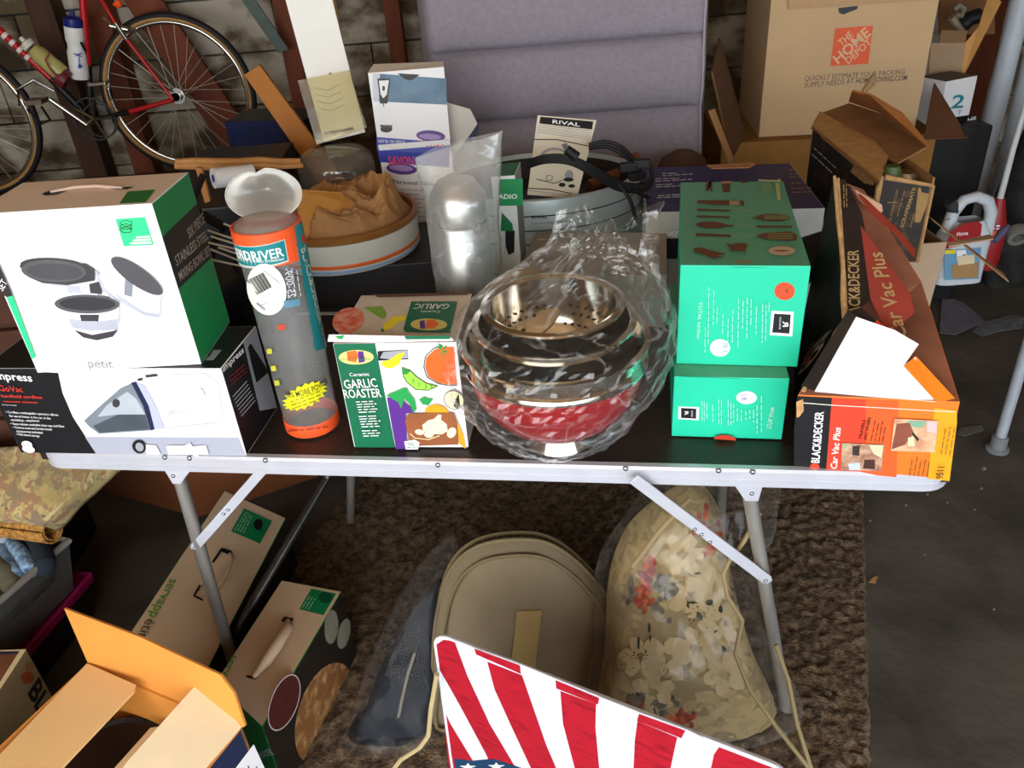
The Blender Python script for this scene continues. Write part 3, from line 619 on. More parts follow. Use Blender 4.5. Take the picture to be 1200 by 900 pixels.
# metal pole with rubber foot at the right edge
t = thing('metal_pole', 'slanted aluminium pole with grey rubber foot at the right edge', 'pole', az(1168, 528, 0))
f0 = az(1168, 527, 0); f1 = ay(1222, 345, f0.y+.02)
G().tube([f0+Vector((0, 0, .02)), f1], [.0165, .0165], M('#bcc3cc', .3, .3, var=.08), n=20).build('shaft', t, smooth=True)
d = (f1-f0).normalized(); G().lathe(f0, [(0, 0), (.034, 0), (.035, .008), (.025, .014), (.024, .05), (.018, .055)], M('#7a7d80', .5, var=.1), n=24).build('foot', t, smooth=True)
# ================================================================== folding table
tl = az(40, 530, T); tr = az(1122, 556, T); tu = (tr-tl); TL = tu.length; tu.normalize(); tn = Vector((-tu.y, tu.x, 0)); TD = .62
def tp(a, b, z): p = tl+tu*a+tn*b; return Vector((p.x, p.y, z))
table = thing('folding_table', 'folding table with dark top and riveted aluminium edge under the boxes', 'table', tp(TL/2, TD/2, 0))
TOPM = M('#241d1a', .42, var=.35, scale=9, hex2='#33241c', stretch=(.4, 3, 1))
c = [tp(.006, .006, T-.022), tp(TL-.006, .006, T-.022), tp(TL-.006, TD-.006, T-.022), tp(.006, TD-.006, T-.022)]; G().hexa(c+[p+Vector((0, 0, .0205)) for p in c], TOPM).build('tabletop', table)
def rrect(off, r, z, n=6):
    out = []
    for cx, cy, a0 in ((r, r, 180), (TL-r, r, 270), (TL-r, TD-r, 0), (r, TD-r, 90)):
        for k in range(n+1):
            a = R(a0+90*k/n); out.append(tp(cx+(r+off)*math.cos(a), cy+(r+off)*math.sin(a), z))
    return out
g = G(); loops = [rrect(-.012, .05, T+.0005), rrect(.0, .05, T+.001), rrect(.004, .05, T-.004), rrect(.004, .05, T-.018), rrect(.0025, .05, T-.019), rrect(.0025, .05, T-.022), rrect(.004, .05, T-.023), rrect(.004, .05, T-.036), rrect(-.002, .05, T-.038), rrect(-.004, .05, T-.02), rrect(-.012, .05, T-.004)]
n = len(loops[0]); vs = [p for l in loops for p in l]; k = len(loops)
g.add(vs, [[i*n+j, i*n+(j+1) % n, ((i+1) % k)*n+(j+1) % n, ((i+1) % k)*n+j] for i in range(k) for j in range(n)], ALU); rail = g.build('edge_rail', table)
tf = Plane(tp(0, -.004, T), tu, (0, 0, 1))
def rivet(px, py, par, rr=.0052, surf=None):
    s_ = surf or tf; p = s_.xyz(s_.uv(px, py), 0); gg = G(); gg.lathe(p, [(rr, 0), (rr*.92, .0018), (rr*.6, .0034), (0, .004)], RIVET, n=12, axis=tuple(s_.n)); gg.build('rivet', par, smooth=True)
for px, py in ((193, 536), (222, 537), (311, 539.5), (513, 545), (733, 549), (842, 551.5), (882, 553)): rivet(px, py, rail)
def leg_frame(front, rear, brace, gus, rear_vis=True):
    # front = top px, foot (px at plane of leg)
    pass
FLy = tp(.2, .03, 0).y
Lt = ay(207, 548, FLy); Lf0 = ay(266, 752, FLy-.035); Lf = Lf0+(Lf0-Lt)*(Lf0.z/(Lt.z-Lf0.z)); 
Lg = Vector((Lf.x-.03, Lf.y-.02, .0)); FL_ = G().tube([Lt, Lf0, Lf], .0135, DALU, n=20).build('leg', table, smooth=True)
rt = Vector((Lt.x+.10, Lt.y+.46, T-.04)); rf = az(411, 613, 0); r1 = ay(411, 556, rf.y)
G().tube([r1+(r1-rf)*.35, rf], .0125, DALU, n=18).build('leg', table, smooth=True)
G().tube([ay(392, 540, 1.72), ay(382, 562, 1.70), ay(300, 700, FLy+.06), ay(272, 752, FLy+.02)], .0115, M('#565350', .4, .8, var=.3), n=16).build('cross_tube', table, smooth=True)
FRy = tp(TL-.3, .04, 0).y
Rt = ay(876, 566, FRy); R1 = ay(906, 742, FRy); Rf = R1+(R1-Rt)*(R1.z/(Rt.z-R1.z)); G().tube([Rt+(Rt-Rf)*.02, R1, Rf], .0135, DALU, n=20).build('leg', table, smooth=True)
rr2 = Vector((Rf.x-.02, Rf.y+.52, 0)); G().tube([Vector((rr2.x-.02, rr2.y, T-.03)), rr2], .0125, DALU, n=18).build('leg', table, smooth=True)
def strap(pts, wpx, y, name, rv, y2=None):
    a, b = pts; A = ay(*a, y); B = ay(*b, y2 or y); d = (B-A).normalized(); nrm = Vector((0, -1, 0)); q = d.cross(nrm).normalized()*wpx/2
    e = d*wpx*.45
    P_ = [A-q, B-q, B-q*.5+e, B+q*.5+e, B+q, A+q]
    o = G().slab(P_, .004, ALU if name == 'brace' else ALU, n=nrm).build(name, table, bevel=.001)
    S_ = Plane(A+nrm*.004, d, q)
    for p in rv: rivet(*p, o, .0042, S_)
    return o
strap(((309, 549), (229, 640)), .020, FLy-.022, 'brace', [(262, 602), (267, 597), (228, 643)])
strap(((742, 560), (898, 678)), .022, FRy-.022, 'brace', [(814, 620), (822, 626), (832, 635), (897, 680)])
for pts, rv in ((((191, 546), (226, 547), (212, 566), (203, 566)), (203, 557.5)), (((858, 564), (894, 565), (888, 586), (873, 586)), (881, 578))):
    yy = FLy-.018 if pts[0][0] < 500 else FRy-.018
    P_ = [ay(x, y, yy) for x, y in pts]; o = G().slab(P_, .003, ALU, n=Vector((0, -1, 0))).build('gusset', table); rivet(*rv, o, .0045, Plane(P_[0]+Vector((0, -.003, 0)), (1, 0, 0), (0, 0, 1)))
# ================================================================== handheld vacuum carton
TT = T+.0015
vc = solve((25, 530), (289, 534), TT, h=.196, d=.165)
vac = thing('vacuum_carton', 'white and black vacuum cleaner carton on the table under the mixing bowl carton', 'box', mid(vc))
G().hexa(vc, WHITE, dict(top=BLACK, right=BLACK, left=BLACK, back=BLACK)).build('body', vac, bevel=.0015)
vf = face_of(vc, 'front'); z3 = Z(0, 360, 3.75); z3b = Z(0, 400, 7.5); pr = Print(vac, 'front_print', vf)
pr.poly(BLACK, z3((-60, 240), (160, 240), (170, 284), (256, 288), (275, 375), (320, 480), (425, 643), (95, 640)))
pr.poly(BLACK, z3((-60, 240), (95, 640), (60, 640), (-60, 640)))
pr.poly(M('#a9acbd', .45, var=.03), z3((375, 570), (1050, 572), (1083, 655), (425, 645)))
GL = M('#7e8893', .4, var=.15); GL2 = M('#4e5660', .4, var=.2); GL3 = M('#b4bcc6', .4, var=.1)
pr.poly(GL, z3((370, 497), (450, 425), (530, 355), (585, 330), (640, 440), (670, 540), (437, 555), (395, 525)))
pr.poly(GL3, z3((470, 430), (560, 370), (600, 400), (640, 470), (520, 470), (430, 480))); pr.poly(GL2, z3((410, 520), (520, 470), (640, 470), (660, 535), (440, 550)))
pr.ell(DGREY, *z3((512, 420))[0], 4.5, 5); pr.poly(NAVY, z3((578, 330), (600, 325), (655, 430), (682, 535), (664, 540), (630, 430))); pr.poly(M('#b8bcd8', .45, var=.03), z3((600, 325), (640, 345), (690, 440), (726, 532), (682, 535), (655, 430)))
pr.line(M('#c6cad6', .5, var=0), z3((640, 335), (760, 295), (900, 290), (960, 330), (980, 480), (960, 505), (728, 530)), 1.2)
pr.ell(DGREY, *z3((618, 315))[0], 3.4, 1.6, -8); pr.poly(DGREY, z3((640, 296), (690, 290), (697, 300), (645, 307)))
for i in range(8): pr.line(LGREY, [z3((720+i*14, 478-abs(i-4)*0-i*3))[0], z3((735+i*13, 450-i*0))[0], z3((750+i*11, 478))[0]], .9)
pr.poly(LGREY, z3((875, 350), (895, 355), (905, 385), (880, 385)))
pr.poly(WHITE, z3((635, 598), (690, 600), (712, 640), (650, 642))); pr.ell(INK, *z3((617, 607))[0], 8.5, 7.5, 40); pr.ell(GREY, *z3((619, 608))[0], 4.6, 5.4, -30)
pr.poly(WHITE, z3((735, 603), (820, 600), (838, 588), (850, 605), (910, 600), (922, 640), (745, 640))); pr.poly(LGREY, z3((820, 598), (840, 586), (880, 645), (862, 655)))
pr.done()
pr = Print(vac, 'lettering', vf); pr.off += .003; RD = M('#e0402f', .5, var=0)
pr.text('impress', WHITE, *z3b((-42, 320), (300, 345), (-42, 252)), .035); pr.text('GoVac', RD, *z3b((8, 426), (218, 438), (8, 374)), .0); pr.text('handheld cordless', RD, *z3b((28, 482), (385, 495), (28, 454)), .02); pr.text('vacuum cleaner', RD, *z3b((40, 524), (352, 535), (40, 506)), .02)
pr.text('includes charger', WHITE, *z3b((30, 550), (160, 556), (30, 541)), .0)
for i, (s_, a, b) in enumerate((('• Cordless, rechargeable operation allows', (65, 618), (525, 645)), ('for use at home, in the car, in the', (98, 652), (460, 675)), ('workshop... anywhere!', (112, 687), (360, 697)), ('• Easy-release washable dust cup and filter', (112, 720), (582, 745)), ('• Crevice tool and bristle brush', (130, 752), (472, 772)), ('accessories included', (162, 785), (390, 800)), ('• Wall mount storage', (160, 812), (362, 828)))):
    pr.text(s_, WHITE, *z3b(a, b, (a[0], a[1]-20)), .012)
pr.ell(WHITE, *z3b((250, 895))[0], 6.5, 4.2, 15); pr.ell(WHITE, *z3b((265, 935))[0], 7.5, 4, 12); pr.text('MILLION', INK, *z3b((212, 903), (290, 908), (212, 888)), .0)
pr.done()
pr = Print(vac, 'side_print', face_of(vc, 'right')); zs = Z(240, 360, 7.5)
pr.poly(M('#8f9096', .5, var=.1), zs((330, 285), (450, 160), (660, 880), (480, 910))); pr.poly(BLACK, zs((375, 350), (400, 315), (560, 570), (450, 665), (395, 450)))
pr.text('impress', WHITE, *zs((160, 570), (340, 395), (140, 520)), .03)
for i in range(7): pr.line(GREY, zs((240+i*12, 790+i*28), (365+i*12, 650+i*28)), 1.1)
for i in range(3): pr.line(M('#7a2a22', .5, var=0), zs((205+i*8, 620+i*30), (345+i*8, 500+i*32)), 1.1)
pr.done()
pr = Print(vac, 'barcode_label', face_of(vc, 'top')); pr.poly(GREY, zs((5, 470), (75, 380), (150, 378), (75, 470))); pr.line(INK, zs((30, 440), (70, 400)), .8); pr.done()
# ================================================================== mixing bowl carton (on the vacuum carton)
mc = solve((44, 437), (236, 427), TT+.1965, h=.305, d=.17)
for i in (0, 3, 4, 7): pass
mix = thing('mixing_bowl_carton', 'tall white and green mixing bowl carton standing on the vacuum carton', 'box', mid(mc))
MG = M('#1c8a4a', .38, var=.04)
G().hexa(mc, WHITE, dict(right=MG, left=MINT, top=M('#ecd6c2', .5, var=.05), back=WHITE)).build('body', mix, bevel=.0015)
z5 = Z(0, 180, 3.75); pr = Print(mix, 'front_print', face_of(mc, 'front'))
pr.poly(MINT, z5((508, 287), (638, 278), (677, 400), (545, 407))); LG = M('#e8ecf4', .4, var=0); SIL = M('#b9bccb', .35, var=.12); SIL2 = M('#8b8f9c', .35, var=.15); DB = M('#3a393e', .5, var=.1)
for i in range(3): pr.line(INK, z5((527, 302+i*14), (555, 292+i*14), (582, 300+i*14), (575, 316+i*14), (545, 318+i*14), (527, 302+i*14)), .8)
for i in range(3): pr.line(WHITE, z5((600-i*12, 366+i*13), (663+i*3, 362+i*13)), 2.2)
pr.poly(LG, z5((185, 570), (300, 580), (440, 560), (430, 625), (330, 618), (255, 640), (250, 665), (215, 640))); pr.poly(SIL, z5((295, 580), (355, 578), (362, 612), (305, 610))); pr.poly(DB, z5((395, 570), (455, 555), (450, 615), (400, 610)))
pr.ell(DB, *z5((235, 490))[0], 38, 9, 3); pr.poly(DB, z5((88, 490), (150, 470), (380, 480), (420, 505), (420, 555), (300, 575), (190, 565), (130, 540), (118, 520))); pr.ell(M('#57555a', .5, var=.1), *z5((240, 512))[0], 38, 13, 3); pr.ell(M('#47464b', .5, var=.1), *z5((245, 515))[0], 33, 9.5, 3)
pr.poly(SIL, z5((420, 510), (432, 512), (470, 590), (520, 640), (515, 650), (455, 600)))
pr.poly(LG, z5((250, 672), (528, 672), (525, 740), (500, 790), (430, 815), (370, 800), (330, 770), (300, 720))); pr.poly(SIL, z5((300, 720), (420, 735), (526, 720), (515, 770), (400, 775), (325, 760))); pr.poly(DB, z5((355, 703), (440, 703), (437, 733), (362, 731)))
pr.poly(DB, z5((330, 770), (410, 792), (522, 770), (500, 800), (430, 816), (370, 803))); pr.ell(M('#57555a', .5, var=.1), *z5((387, 657))[0], 38, 11, 1); pr.ell(M('#2f2e33', .5, var=.1), *z5((390, 655))[0], 33, 8, 1)
pr.poly(LG, z5((500, 465), (440, 530), (470, 590), (540, 650), (640, 700), (705, 712), (712, 610), (600, 540))); pr.poly(SIL2, z5((555, 540), (590, 570), (585, 625), (550, 615))); pr.poly(SIL, z5((515, 610), (640, 690), (705, 700), (703, 716), (640, 706), (530, 645)))
pr.line(SIL, z5((515, 490), (480, 510), (465, 545)), 1.3); pr.ell(M('#4c4b51', .5, var=.1), *z5((606, 533))[0], 36, 10.5, 35)
pr.poly(M('#2a2220', .5, var=.1), z5((-60, 440), (0, 478), (62, 618), (38, 626), (-60, 560))); pr.poly(MINT, z5((36, 627), (62, 619), (162, 890), (148, 896))); pr.text('SET', WHITE, *z5((20, 600), (42, 560), (4, 560)), .0)
pr.text('pétit', M('#7b7d86', .5, var=0), *z5((397, 933), (505, 936), (397, 893)), -.012); pr.done()
pr = Print(mix, 'side_print', face_of(mc, 'right')); pr.poly(M('#2a2623', .45, var=.1), z5((712, 368), (880, 205), (945, 440), (783, 595)))
TX = M('#a89a8c', .5, var=0)
for s_, a, b, t_ in (('SIX PIECE', (830, 375), (900, 300), (818, 330)), ('STAINLESS STEEL', (775, 495), (915, 372), (762, 452)), ('MIXING BOWL SET', (790, 562), (925, 440), (776, 522))): pr.text(s_, TX, *z5(a, b, t_), .02)
pr.done()
pr = Print(mix, 'top_print', face_of(mc, 'top')); pr.poly(M('#1f7d3a', .45, var=.05), z5((525, 220), (562, 168), (683, 160), (640, 215)))
for i in range(2): pr.line(DGREEN, z5((590+i*8, 205-i*14), (630, 190-i*8)), .8)
pr.poly(BLACK, z5((186, 178), (210, 168), (300, 164), (250, 182), (195, 186))); pr.poly(BLACK, z5((480, 156), (592, 147), (560, 158), (520, 160))); pr.done()
hp = face_of(mc, 'top'); P_ = [hp.xyz(hp.uv(*q), o) for q, o in zip(z5((225, 172), (330, 158), (430, 152), (540, 154)), (.001, .004, .004, .001))]
G().tube(P_, .003, M('#cbb0a0', .5, var=0), n=8).build('carry_handle', mix, smooth=True)
# ================================================================== clear plastic tube
tb = az(367, 497, TT); tr_ = (az(398, 495, T)-az(335, 505, T)).length/2*.985; th = .43
tub = thing('plastic_tube', 'clear plastic display tube with orange rim and open lid on the table', 'tube', tb)
CLR = film('clear_plastic', .12, (.90, .93, .94), .05, 4, .12, .3)
tr1 = tr_*1.12
g = G(); g.lathe(tb, [(0, .002), (tr_, .002), (tr1, th)], CLR, n=64); g.build('tube_wall', tub, smooth=True)
ORB = M('#ee5a2a', .35, var=.04); TEA = M('#0a7f86', .38, var=.05); GLUE = M('#c9cfc6', .5, var=.1)
g = G(); g.lathe(tb, [(tr_+.0012, .003), (tr_+.0018, .004), (tr_+.0018, .030), (tr_+.0012, .031)], ORB, n=64); g.build('base_band', tub, smooth=True)
cy = Cyl(tb, tr_+.0012, tr1+.0012, th); def_u = lambda px, py: cy.uv(px, py)
g = G(); g.lathe(tb, [(tr1-.0005, th-.034), (tr1+.0012, th-.033), (tr1+.002, th-.001), (tr1-.002, th), (tr1-.004, th-.03)], ORB, n=64); g.build('rim_band', tub, smooth=True)
z6 = Z(220, 170, 3.75)
pr = Print(tub, 'wrap_print', cy); pr.off = .001
pr.band(ORB, *z6((190, 385), (460, 365), (488, 505), (205, 505))); pr.band(GLUE, *z6((200, 425), (425, 412), (443, 510), (225, 520))); pr.band(TEA, *z6((203, 430), (422, 417), (438, 505), (228, 514)))
pr.text('ERDRIVER', WHITE, *z6((224, 490), (424, 485), (224, 455)), .03); pr.text('1.0V Cordless Screwdriver', WHITE, *z6((252, 505), (425, 503), (252, 492)), .0)
pr.band(TEA, *z6((465, 355), (512, 330), (612, 880), (560, 905))); pr.ell(RED, *z6((508, 412))[0], 3.2, 5, -10, rings=2)
pr.text('BLACK&DECKER', M('#d5d2c6', .5, var=0), (351.5, 292), (373.5, 380), (357.5, 290.5), .03)
pr.text('POWER', M('#d5d2c6', .5, var=0), (375, 386), (381, 410), (381, 385), .02)
pr.ell(M('#f1f4ea', .45, var=.02), *z6((348, 632))[0], 22, 30.5, -12, rings=4)
for i in range(17): pr.line(INK, z6((266+i*4.2, 592-i*2.3), (311+i*3.7, 656-i*2.2)), .55 if i % 3 else 1.0)
pr.line(GREY, z6((335, 545), (405, 605)), .9); pr.line(GREY, z6((310, 690), (345, 720)), 2.4); pr.line(GREY, z6((325, 700), (350, 690)), 1)
pr.band(M('#5d8ea8', .4, var=.1), *z6((420, 680), (485, 670), (490, 700), (425, 712))); pr.text('25-009-', LGREY, *z6((440, 670), (420, 540), (470, 665)), .0); pr.words(LGREY, z6((470, 660))[0], z6((450, 540))[0], 2, (5, 0), 1, 3, 0)
pr.poly(M('#b5432a', .5, var=0), z6((395, 785), (430, 780), (430, 805), (400, 808)))
st = []
for k in range(36):
    a = k*math.pi/18; r_ = 1.0 if k % 2 else .80; st.append((357+22.5*r_*math.cos(a)*1.08, 462.5-0+18*r_*math.sin(a)*.86-math.cos(a)*8))
cs = cy; o = pr._nx(); ctr = Vector((sum(p[0] for p in st)/36, sum(p[1] for p in st)/36))
vs = [cs.xyz(cs.uv(*ctr), o)]
for f in (.5, 1): vs += [cs.xyz(cs.uv(*(ctr.lerp(Vector(p), f))), o) for p in st]
pr.g.add(vs, [[0, 1+j, 1+(j+1) % 36] for j in range(36)]+[[1+j, 37+j, 37+(j+1) % 36, 1+(j+1) % 36] for j in range(36)], M('#e6e01c', .5, var=.03))
pr.text('50% MORE POWER', INK, (338, 464), (381, 448), (337, 457), .01); pr.words(M('#6b6a20', .5, var=0), (342, 469), (378, 455), 3, (1, 4), 1, 5, .2)
for y in (407, 427, 444): pr.poly(M('#c4c43a', .5, var=.1), [(316+(y-407)*.24, y), (321+(y-407)*.24, y-1), (322+(y-407)*.24, y+5), (317+(y-407)*.24, y+6)])
pr.words(M('#8e2f1c', .5, var=0), (340, 503), (385, 498), 1, (0, 4), 1.4, 8, 0)
pr.done()
FRO = film('frosted_plastic', .38, (.80, .78, .72), .05, 7, .3, .35, (.50, .47, .42), .05)
lc = ay(309, 228, tb.y+tr_*.5); u_ = Vector((1, 0, 0)); v_ = Vector((0, .32, .95))
def lid(r, th_, z_): a = 2*math.pi*th_; k = 1-.16*math.exp(-((th_-.27)/.025)**2); return lc+u_*(r*1.0*k*math.cos(a))+v_*(r*.66*k*math.sin(a))+Vector((0, z_, 0))
rl = (ay(354, 235, tb.y).x-ay(262, 235, tb.y).x)/2
g = G(); g.grid(lambda a, b: lid(rl*(b if b > .02 else .0), a, .012*(1-b)**2*3), 48, 8, FRO, closed_u=True); g.build('open_lid', tub, smooth=True)
G().tube([lid(rl, k/48, 0) for k in range(48)], .0016, FRO, n=6, closed=True).build('lid_edge', tub, smooth=True)
G().lathe(tb, [(tr1-.003, th-.002), (tr1-.012, th+.008), (.02, th+.014), (0, th+.014)], FRO, n=48).build('inner_cap', tub, smooth=True)
# ================================================================== garlic roaster carton
gcx = solve((415, 524), (549, 524.5), TT, (385, 403), d=.20)
gcx[4:] = [p+Vector((0, 0, 0)) for p in gcx[4:]]
gar = thing('garlic_roaster_carton', 'white and green garlic roaster carton printed with vegetables on the table edge', 'box', mid(gcx))
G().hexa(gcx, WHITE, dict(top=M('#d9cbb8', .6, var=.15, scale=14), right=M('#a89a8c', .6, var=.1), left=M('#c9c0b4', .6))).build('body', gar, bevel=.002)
gf = face_of(gcx, 'front'); z7 = Z(300, 320, 3.75); zt = Z(380, 330, 6.6667); pr = Print(gar, 'front_print', gf)
pr.poly(DGREEN, z7((340, 312), (522, 300), (612, 765), (437, 768))); pr.ell(M('#e9dc86', .5, var=.05), *z7((441, 369))[0], 20.5, 8.5, -1)
pr.poly(ORANGE, z7((398, 345), (440, 338), (450, 360), (440, 392), (405, 385))); pr.poly(PURPLE, z7((448, 342), (472, 342), (480, 388), (452, 394)))
pr.poly(BLACK, z7((535, 342), (668, 335), (670, 378), (538, 384))); pr.poly(GREY, z7((560, 345), (668, 336), (669, 372), (600, 380), (545, 372)))
pr.poly(YELLOW, z7((553, 388), (590, 378), (625, 352), (655, 348), (640, 372), (630, 398), (600, 416), (572, 416), (554, 404)))
tom = z7((820, 318), (780, 330), (745, 365), (738, 410), (752, 455), (800, 483), (850, 492), (886, 490), (872, 318)); pr.line(INK, tom[:8], 1.0); pr.poly(M('#f26422', .45, var=.03), z7((824, 322), (785, 334), (750, 368), (744, 410), (758, 452), (803, 479), (852, 487), (884, 486), (870, 322)))
for q in (((815, 335), (790, 320), (812, 318)), ((815, 335), (800, 305), (822, 315)), ((815, 335), (840, 310), (835, 330)), ((815, 335), (850, 340), (830, 350)), ((815, 335), (835, 375), (815, 352)), ((815, 335), (785, 365), (800, 345))): pr.poly(M('#1f8a3a', .5, var=.05), z7(*q))
pea = z7((648, 425), (675, 420), (705, 450), (750, 480), (800, 492), (760, 510), (705, 508), (665, 475), (650, 450)); pr.poly(M('#9bd44a', .45, var=.05), pea); pr.line(INK, pea+pea[:1], .8); pr.poly(M('#2f8f3a', .5), z7((642, 405), (652, 412), (680, 425), (665, 440), (645, 440)))
for x, y in ((690, 470), (715, 485), (745, 494), (770, 497)): pr.line(M('#2f8f3a', .5), z7((x, y-12), (x+6, y), (x, y+8)), .8)
pr.poly(PURPLE, z7((578, 540), (640, 545), (690, 590), (700, 605), (660, 610), (665, 690), (665, 768), (618, 768))); egg = M('#1f9a4a', .5, var=.05)
pr.poly(egg, z7((575, 530), (620, 512), (650, 498), (668, 500), (672, 515), (700, 550), (708, 590), (695, 608), (680, 570), (655, 545), (640, 590), (628, 560), (600, 545))); pr.poly(egg, z7((718, 548), (745, 535), (755, 545), (782, 545), (760, 575), (735, 570))); pr.poly(AMBER, z7((748, 585), (790, 568), (830, 580), (850, 605), (745, 605)))
pr.ell(INK, *z7((872, 550))[0], 12.2, 10.8, 30); pr.ell(M('#efe3b8', .5, var=.05), *z7((872, 550))[0], 11.5, 10, 30); pr.poly(INK, z7((893, 520), (900, 575), (885, 590), (870, 575), (880, 545)))
pr.poly(AMBER, z7((885, 640), (912, 700), (925, 765), (895, 740))); pr.poly(M('#9a5a33', .5, var=.2), z7((672, 610), (872, 605), (888, 650), (892, 745), (680, 752), (658, 640))); 
GCR = M('#efe0c0', .5, var=.08); pr.poly(GCR, z7((733, 660), (760, 638), (785, 632), (805, 612), (818, 615), (815, 635), (840, 655), (845, 685), (820, 700), (770, 698), (738, 685))); pr.ell(GCR, *z7((763, 700))[0], 5.5, 4); pr.ell(GCR, *z7((722, 690))[0], 5.5, 3.2, 10); pr.ell(GCR, *z7((862, 692))[0], 5, 6.5, 30); pr.line(CREAM, z7((680, 695), (700, 715), (760, 722), (810, 705)), 1)
pr.poly(WHITE, z7((655, 730), (700, 722), (722, 735), (715, 765), (662, 765))); pr.words(GREEN, z7((668, 738))[0], z7((712, 736))[0], 3, (0, 2.4), .9, 3, .1); pr.done()
pr = Print(gar, 'lettering', gf); pr.off += .004
pr.text('Ceramic', WHITE, *z7((415, 448), (502, 445), (413, 432)), .012); pr.text('GARLIC', WHITE, *z7((395, 502), (538, 494), (388, 462)), .02); pr.text('ROASTER', WHITE, *z7((392, 543), (556, 538), (386, 504)), .02)
pr.words(WHITE, z7((442, 560))[0], z7((530, 556))[0], 5, (.9, 2.9), 1, 4, .2); pr.words(WHITE, z7((455, 622))[0], z7((545, 618))[0], 5, (.9, 2.9), 1, 5, .2); pr.words(WHITE, z7((470, 683))[0], z7((550, 680))[0], 3, (.9, 2.9), 1, 6, .2); pr.text('Vegetable', GREEN, *z7((374, 374), (512, 370), (374, 364)), .0); pr.done()
pr = Print(gar, 'side_print', face_of(gcx, 'right')); pr.text('GARLIC', DGREEN, *z7((895, 360), (960, 335), (893, 330)), .02); pr.text('ROASTER', DGREEN, *z7((895, 412), (965, 380), (890, 382)), .02); pr.words(NAVY, z7((893, 425))[0], z7((940, 400))[0], 3, (0, 3), 1, 3); pr.done()
pr = Print(gar, 'top_print', face_of(gcx, 'top')); 
pr.ell(M('#d94f2c', .55, var=.35, scale=60, hex2='#e6a08a'), *zt((188, 308))[0], 19, 15, -20); pr.poly(M('#7fae3a', .5, var=.1), zt((310, 205), (450, 195), (485, 240), (480, 285), (450, 295), (400, 262))); pr.poly(YELLOW, zt((455, 380), (470, 335), (540, 275), (640, 268), (640, 300), (580, 320), (520, 370), (470, 390)))
pr.poly(GREEN, zt((445, 370), (470, 375), (462, 400), (445, 395))); pr.poly(DGREEN, zt((680, 160), (1040, 160), (985, 405), (640, 400), (618, 375))); pr.ell(M('#d8c970', .5, var=.05), *zt((818, 340))[0], 21.5, 7, 1); pr.poly(ORANGE, zt((800, 305), (860, 300), (900, 340), (850, 372), (790, 370))); pr.poly(PURPLE, zt((745, 315), (785, 305), (790, 375), (750, 372)))
pr.text('Ceramic', WHITE, *zt((910, 232), (755, 232), (905, 252)), .01); pr.text('GARLIC', WHITE, *zt((985, 180), (715, 180), (978, 222)), .02); pr.poly(M('#6a4a3a', .6, var=.3), zt((330, 80), (1150, 65), (1120, 110), (420, 130))); pr.done()
q = [gf.xyz(gf.uv(*p), .002) for p in zt((40, 408), (985, 425), (1015, 455), (400, 470), (30, 462))]
G().slab(q, .0012, WHITE, n=gf.n).build('tuck_flap', gar)
pr = Print(gar, 'flap_print', Plane(q[0]+gf.n*.0012, gf.u, gf.v)); pr.poly(DGREEN, zt((625, 425), (985, 420), (985, 448), (640, 450))); pr.poly(egg, zt((80, 425), (160, 418), (140, 450), (110, 445))); pr.done()
# ================================================================== nested bowls in a plastic bag
bc = az(655, 510, TT); 
CHR = M('#d9d4ca', .13, 1.0, var=.05)
def bowl(name, lab, z0, zr, r0, r1, m_out, foot=True, off=(0, 0)):
    t_ = thing(name, lab, 'bowl', bc+Vector((off[0], off[1], z0-TT)), None)
    c = bc+Vector((off[0], off[1], z0-bc.z)); H_ = zr-z0; n_ = 12
    out = [(r0+(r1-r0)*math.sin(k/n_*math.pi/2)**.8, H_*(.06+.94*(k/n_)**1.25)) for k in range(n_+1)]
    g1 = G(); g1.lathe(c, [(0, H_*.06)]+out, m_out, n=72); g1.build('outer_wall', t_, smooth=True)
    inn = [(r+.007, h) for r, h in out[-1:]]+[(r1+.007, H_+.004), (r1-.004, H_+.005)]+[(max(r-.005, .0), h+.004) for r, h in out[::-1]]+[(0, H_*.06+.004)]
    g2 = G(); g2.lathe(c, inn, CHR, n=72); g2.build('steel_lining', t_, smooth=True)
    return t_, c
REDB = M('#94101a', .22, var=.08, spec=.6)
rb, c = bowl('mixing_bowl', 'red outside steel mixing bowl, lowest of the bowls in the plastic bag', TT+.030, TT+.172, .072, .160, REDB)
G().lathe(bc, [(.070, 0), (.069, .004), (.062, .014), (.060, .042)], CHR, n=48).build('foot_ring', rb, smooth=True)
bowl('mixing_bowl', 'large steel bowl with wide bright rim, nested in the red bowl', TT+.08, TT+.212, .08, .163, CHR)
bowl('mixing_bowl', 'middle steel bowl nested just under the perforated colander', TT+.12, TT+.247, .07, .138, CHR)
ct = thing('colander', 'steel colander with rows of holes on top of the nested bowls', 'colander', bc+Vector((0, 0, .15)))
cc0 = bc+Vector((0, .008, .14)); 
prof = [(.0, 0), (.05, .004), (.085, .03), (.104, .075), (.113, .128)]
g = G(); g.lathe(cc0, prof+[(.126, .134), (.127, .139), (.118, .141), (.110, .136), (.101, .077), (.082, .034), (.048, .008), (0, .004)], CHR, n=72); g.build('colander_body', ct, smooth=True)
g = G()
for ring_, (r, h) in enumerate(((.0985, .070), (.1025, .084), (.0905, .052), (.078, .034))):
    for k in range(40):
        a = k*2*math.pi/40+ring_*.08
        if k % 10 in (8, 9): continue
        rad_ = Vector((math.cos(a), math.sin(a), 0)); p = cc0+rad_*(r-.0022)+Vector((0, 0, h)); nn = (-rad_+Vector((0, 0, .35))).normalized(); t1 = Vector((0, 0, 1)).cross(nn).normalized(); t2 = nn.cross(t1)
        g.add([p+nn*.0012+(t1*math.cos(b)+t2*math.sin(b))*.0028 for b in [j*math.pi/4 for j in range(8)]], [list(range(8))], INK)
tag(g.build('drain_holes', ct, fix=False), kind='stuff')
hd_ = Vector((-.06, .15, 0))
